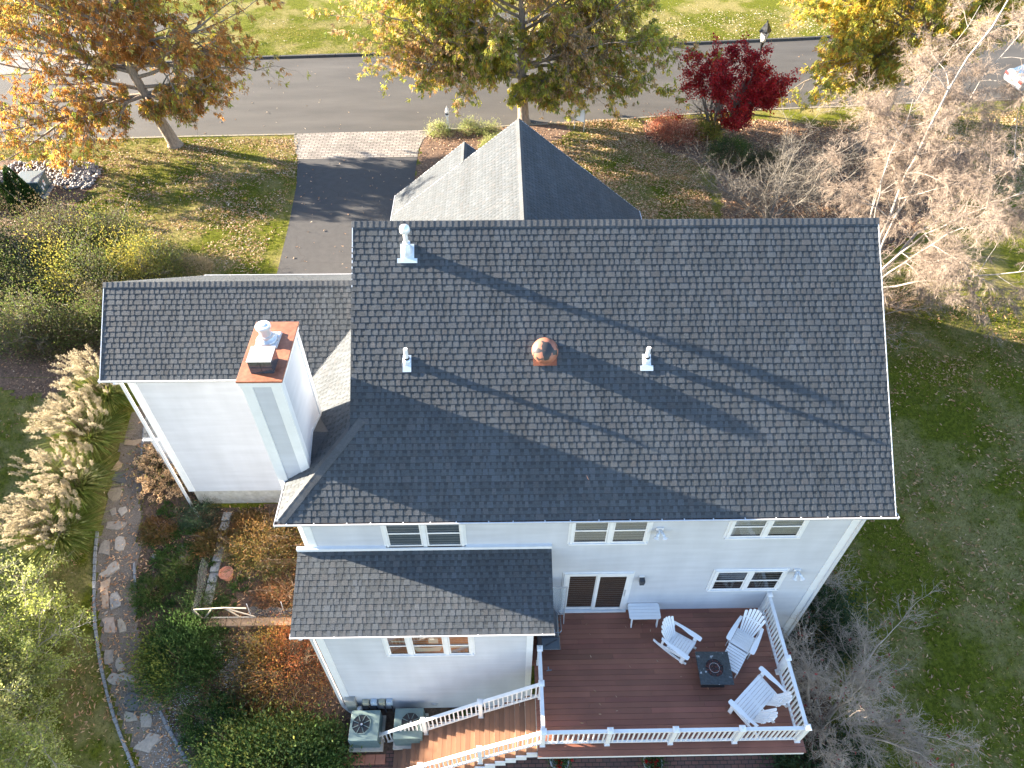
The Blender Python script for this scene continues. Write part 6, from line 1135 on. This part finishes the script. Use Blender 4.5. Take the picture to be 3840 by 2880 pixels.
# parked car, tail towards the left
def car(x,y,z,rz,label):
    t=thing('parked_car',label,'car',(x,y,z),rz); pm=mat('silver_white_paint',(.33,.37,.45),.22,metal=.25); gm_=mat('car_glass',(.05,.09,.16),.05,spec=.9)
    prof=[(-2.25,.35),(-2.32,.55),(-2.28,.88),(-2.15,.98),(-1.2,1.02),(1.0,1.0),(1.9,.90),(2.25,.70),(2.3,.42),(2.2,.28),(-2.15,.28)]; b=MB(); n=len(prof)
    for (wa,wb) in ((.86,.90),): 
        vs=[(px,-.9,pz) for px,pz in prof]+[(px,.9,pz) for px,pz in prof]; b.pts(vs,[tuple(range(n)),tuple(range(2*n-1,n-1,-1))]+[(i,n+i,n+(i+1)%n,(i+1)%n) for i in range(n)])
    b.build('body',pm,t,bevel=.06); cab=[(-2.0,1.0),(-1.35,1.42),(.25,1.45),(1.15,1.0)]
    b=MB(); vs=[(px,-.80+(pz-1.0)*.35,pz) for px,pz in cab]+[(px,.80-(pz-1.0)*.35,pz) for px,pz in cab]; b.pts(vs,[(0,1,2,3),(7,6,5,4),(0,4,5,1),(1,5,6,2),(2,6,7,3)]); b.build('cabin_glass',gm_,t,bevel=.03)
    b=MB(); b.hexa([(-1.40,-.66,1.405),(.30,-.66,1.43),(.30,.66,1.43),(-1.40,.66,1.405)],[(-1.32,-.60,1.455),(.22,-.60,1.475),(.22,.60,1.475),(-1.32,.60,1.455)]); b.build('roof_panel',pm,t,bevel=.02)
    for yy in (-.9,.9): b=MB(); b.bar((-.55,yy*.83,1.0),(-.5,yy*.73,1.42),.06,.03); b.build('pillar',pm,t)
    for xx in (-1.42,1.42):
        for yy in (-.84,.84):
            b=MB(); b.tube([(xx,yy-.1,.33),(xx,yy+.1,.33)],.33,22); w_=b.build('wheel',M['black'],t); b=MB(); b.tube([(xx,yy-.108,.33),(xx,yy+.108,.33)],.19,16); b.build('rim',M['galv'],w_)
    for yy in (-.70,.70): b=MB(); b.box((-2.34,yy-.17,.68),(-2.2,yy+.17,.86)); b.build('tail_light',mat('tail_red',(.5,.03,.03),.2),t,bevel=.02)
    for yy in (-.68,.68): b=MB(); b.box((2.14,yy-.18,.60),(2.29,yy+.18,.74)); b.build('headlight',mat('headlight_clear',(.7,.72,.75),.1),t,bevel=.02)
car(32.6,34.3,-.28,math.radians(3),'silver white car parked on the street at the right edge behind birch twigs')
# ================================================================ FALLEN LEAVES AND GRASS
def in_any(X,Y,polys):
    m_=np.zeros(X.shape,bool)
    for p in polys: m_|=pip(X,Y,p)
    return m_
HOUSEP=[[(-12.2,4.8),(-12.2,12),(-6,12),(-5.8,17.6),(3.9,17.6),(3.9,10.9),(7,10.9),(7,0),(-.9,0),(-.9,-1.5),(-6.4,-1.5),(-6.4,4.8)]]
rg=np.random.default_rng(70); LP=[];LC=[]
def scatter(n,box,inc=None,exc=(),cols=None,lift=.02,clump=.5,size=(.09,.16),dens=None):
    X=rg.uniform(box[0],box[1],n*3); Y=rg.uniform(box[2],box[3],n*3); k=np.sin(X*1.3+Y*.7)+np.sin(X*.6-Y*1.7+2)+np.sin(X*3.1+1)*np.sin(Y*2.7); keep=rg.uniform(size=X.shape)<np.clip(.55+clump*k*.35,.05,1)
    if inc: keep&=in_any(X,Y,inc)
    if exc: keep&=~in_any(X,Y,exc)
    if dens is not None: keep&=rg.uniform(size=X.shape)<dens(X,Y)
    X,Y=X[keep][:n],Y[keep][:n]; m_=len(X); P=np.stack([X,Y,gv(X,Y)+lift+rg.uniform(0,.02,m_)],1); a=rg.uniform(0,6.283,m_); Dr=np.stack([np.cos(a),np.sin(a),rg.normal(size=m_)*.25],1); return P,Dr,rg.uniform(*size,m_),np.array(cols)[rg.integers(0,len(cols),m_)]*rg.uniform(.7,1.25,(m_,1))
BRL=[(.42,.25,.14),(.52,.34,.21),(.33,.17,.09),(.58,.42,.28),(.46,.26,.13)]
YLL=[(.55,.40,.2),(.62,.5,.3),(.46,.28,.15),(.4,.22,.11)]
EXS=[STREET,DRIVE,APRON]+HOUSEP
sets=[scatter(34000,(-.5,9,13,30.5),None,EXS+[RIGHTBED,FRONTBED],YLL+BRL,clump=.6),
 scatter(2600,(-6.1,2.5,17.5,29.6),[FRONTBED],HOUSEP,BRL),
 scatter(46000,(6,34,12,33),[RIGHTBED,[(16,30),(34,32),(34,20),(17,24)]],EXS,BRL+YLL,clump=.3),
 scatter(12000,(-24,-12.4,12.5,28.4),None,EXS+[LEFTBED],BRL+[(.6,.5,.4)],clump=.9,dens=lambda X,Y: np.clip(.25+.6*(X+24)/12,.2,1)),
 scatter(5000,(-30,-12,19,28.4),None,EXS,BRL,clump=.8),
 scatter(6500,(-30,-15.6,-4,20),None,EXS,BRL,clump=1.1),
 scatter(5200,(-30,-17,8,26),[LEFTBED],EXS,BRL,clump=.6),
 scatter(5200,(-15,-6.4,-4.5,8.5),None,HOUSEP,[(.55,.30,.15),(.62,.4,.22),(.4,.2,.1)],clump=.7,size=(.10,.17),lift=.04),
 scatter(9000,(7.2,27,-6,14),None,HOUSEP,[(.44,.27,.14),(.52,.34,.19),(.36,.19,.09)],clump=1.0,size=(.11,.18),lift=.05),
 scatter(9000,(-20,34,38,52),None,[STREET],[(.6,.5,.36),(.5,.36,.2),(.62,.55,.45)],clump=.6,dens=lambda X,Y: np.clip(.3+.7*(X+5)/20,.15,1)),
 scatter(260,(-30,30,28,42),[STREET],None,[(.5,.4,.3),(.4,.26,.14)],clump=.6),scatter(160,(-12.4,-6.1,13,26),[DRIVE],None,BRL,clump=.6)]
P,Dr,S_,C_=[np.concatenate(z) for z in zip(*sets)]
tag(leafmesh('fallen_leaves',P,Dr,S_,.30,C_,None,M['dryleaf'],fold=.35,rg=rg),'fallen brown and tan leaves scattered over lawns and beds','leaves',kind='stuff')
# grass blades
rg=np.random.default_rng(71); n=330000; X=np.concatenate([rg.uniform(-32,-11.8,int(n*.40)),rg.uniform(-2,12,int(n*.15)),rg.uniform(7,26,int(n*.30)),rg.uniform(-20,20,int(n*.15))]); Y=np.concatenate([rg.uniform(-6,29,int(n*.40)),rg.uniform(14,31,int(n*.15)),rg.uniform(-6,14,int(n*.30)),rg.uniform(38.5,50,int(n*.15))])
bad=in_any(X,Y,EXS+[RIGHTBED,FRONTBED,LEFTBED,PL+PR[::-1],SIDEBED,[(-15.3,10),(-6,10),(-6,-9),(7,-9),(7,0),(-6,0)]]); X,Y=X[~bad],Y[~bad]; m_=len(X); P=np.stack([X,Y,gv(X,Y)-.005],1); Dr=np.stack([rg.normal(size=m_)*.5,rg.normal(size=m_)*.5,np.ones(m_)],1)
k=np.sin(X*.9+Y*.5+1)+np.sin(X*.4-Y*1.1)+rg.normal(size=m_)*.9; c=np.where((k>.6)[:,None],np.array([[.30,.24,.08]]),np.array([[.11,.14,.018]]))*rg.uniform(.6,1.45,(m_,1))
tag(leafmesh('grass_blades',P,Dr,rg.uniform(.05,.10,m_),.28,c,None,M['grass'],rg=rg),'short autumn grass of the lawns','grass',kind='stuff')
# leaves lying on the deck, one by one
rd=random.Random(31)
for i in range(34):
    x,y=rd.uniform(-.4,5.6),rd.uniform(-3.4,-.15)
    if i<8: x,y=rd.uniform(1.8,3.0),rd.uniform(-.65,-.45)
    P=np.array([[0,0,.006]]); a=rd.uniform(0,6.28); q=rd.choice(BRL); s=rd.uniform(.07,.12)
    o=leafmesh('dry_leaf',P,np.array([[math.cos(a),math.sin(a),.05]]),np.array([s]),.34,np.array([q]),None,M['dryleaf'],rg=rg); o.location=(x,y,.002); tag(o,'single curled dry leaf lying on the deck boards','leaf','dry leaves on the deck')
P=np.array([[0,0,0]]); o=leafmesh('dry_leaf',P,np.array([[.3,-.9,-.2]]),np.array([.16]),.3,np.array([[.45,.22,.12]]),None,M['dryleaf']); o.location=onr(.35,.62,.04); tag(o,'single dry leaf stuck on the main roof','leaf')
print('objects',len(D.objects))
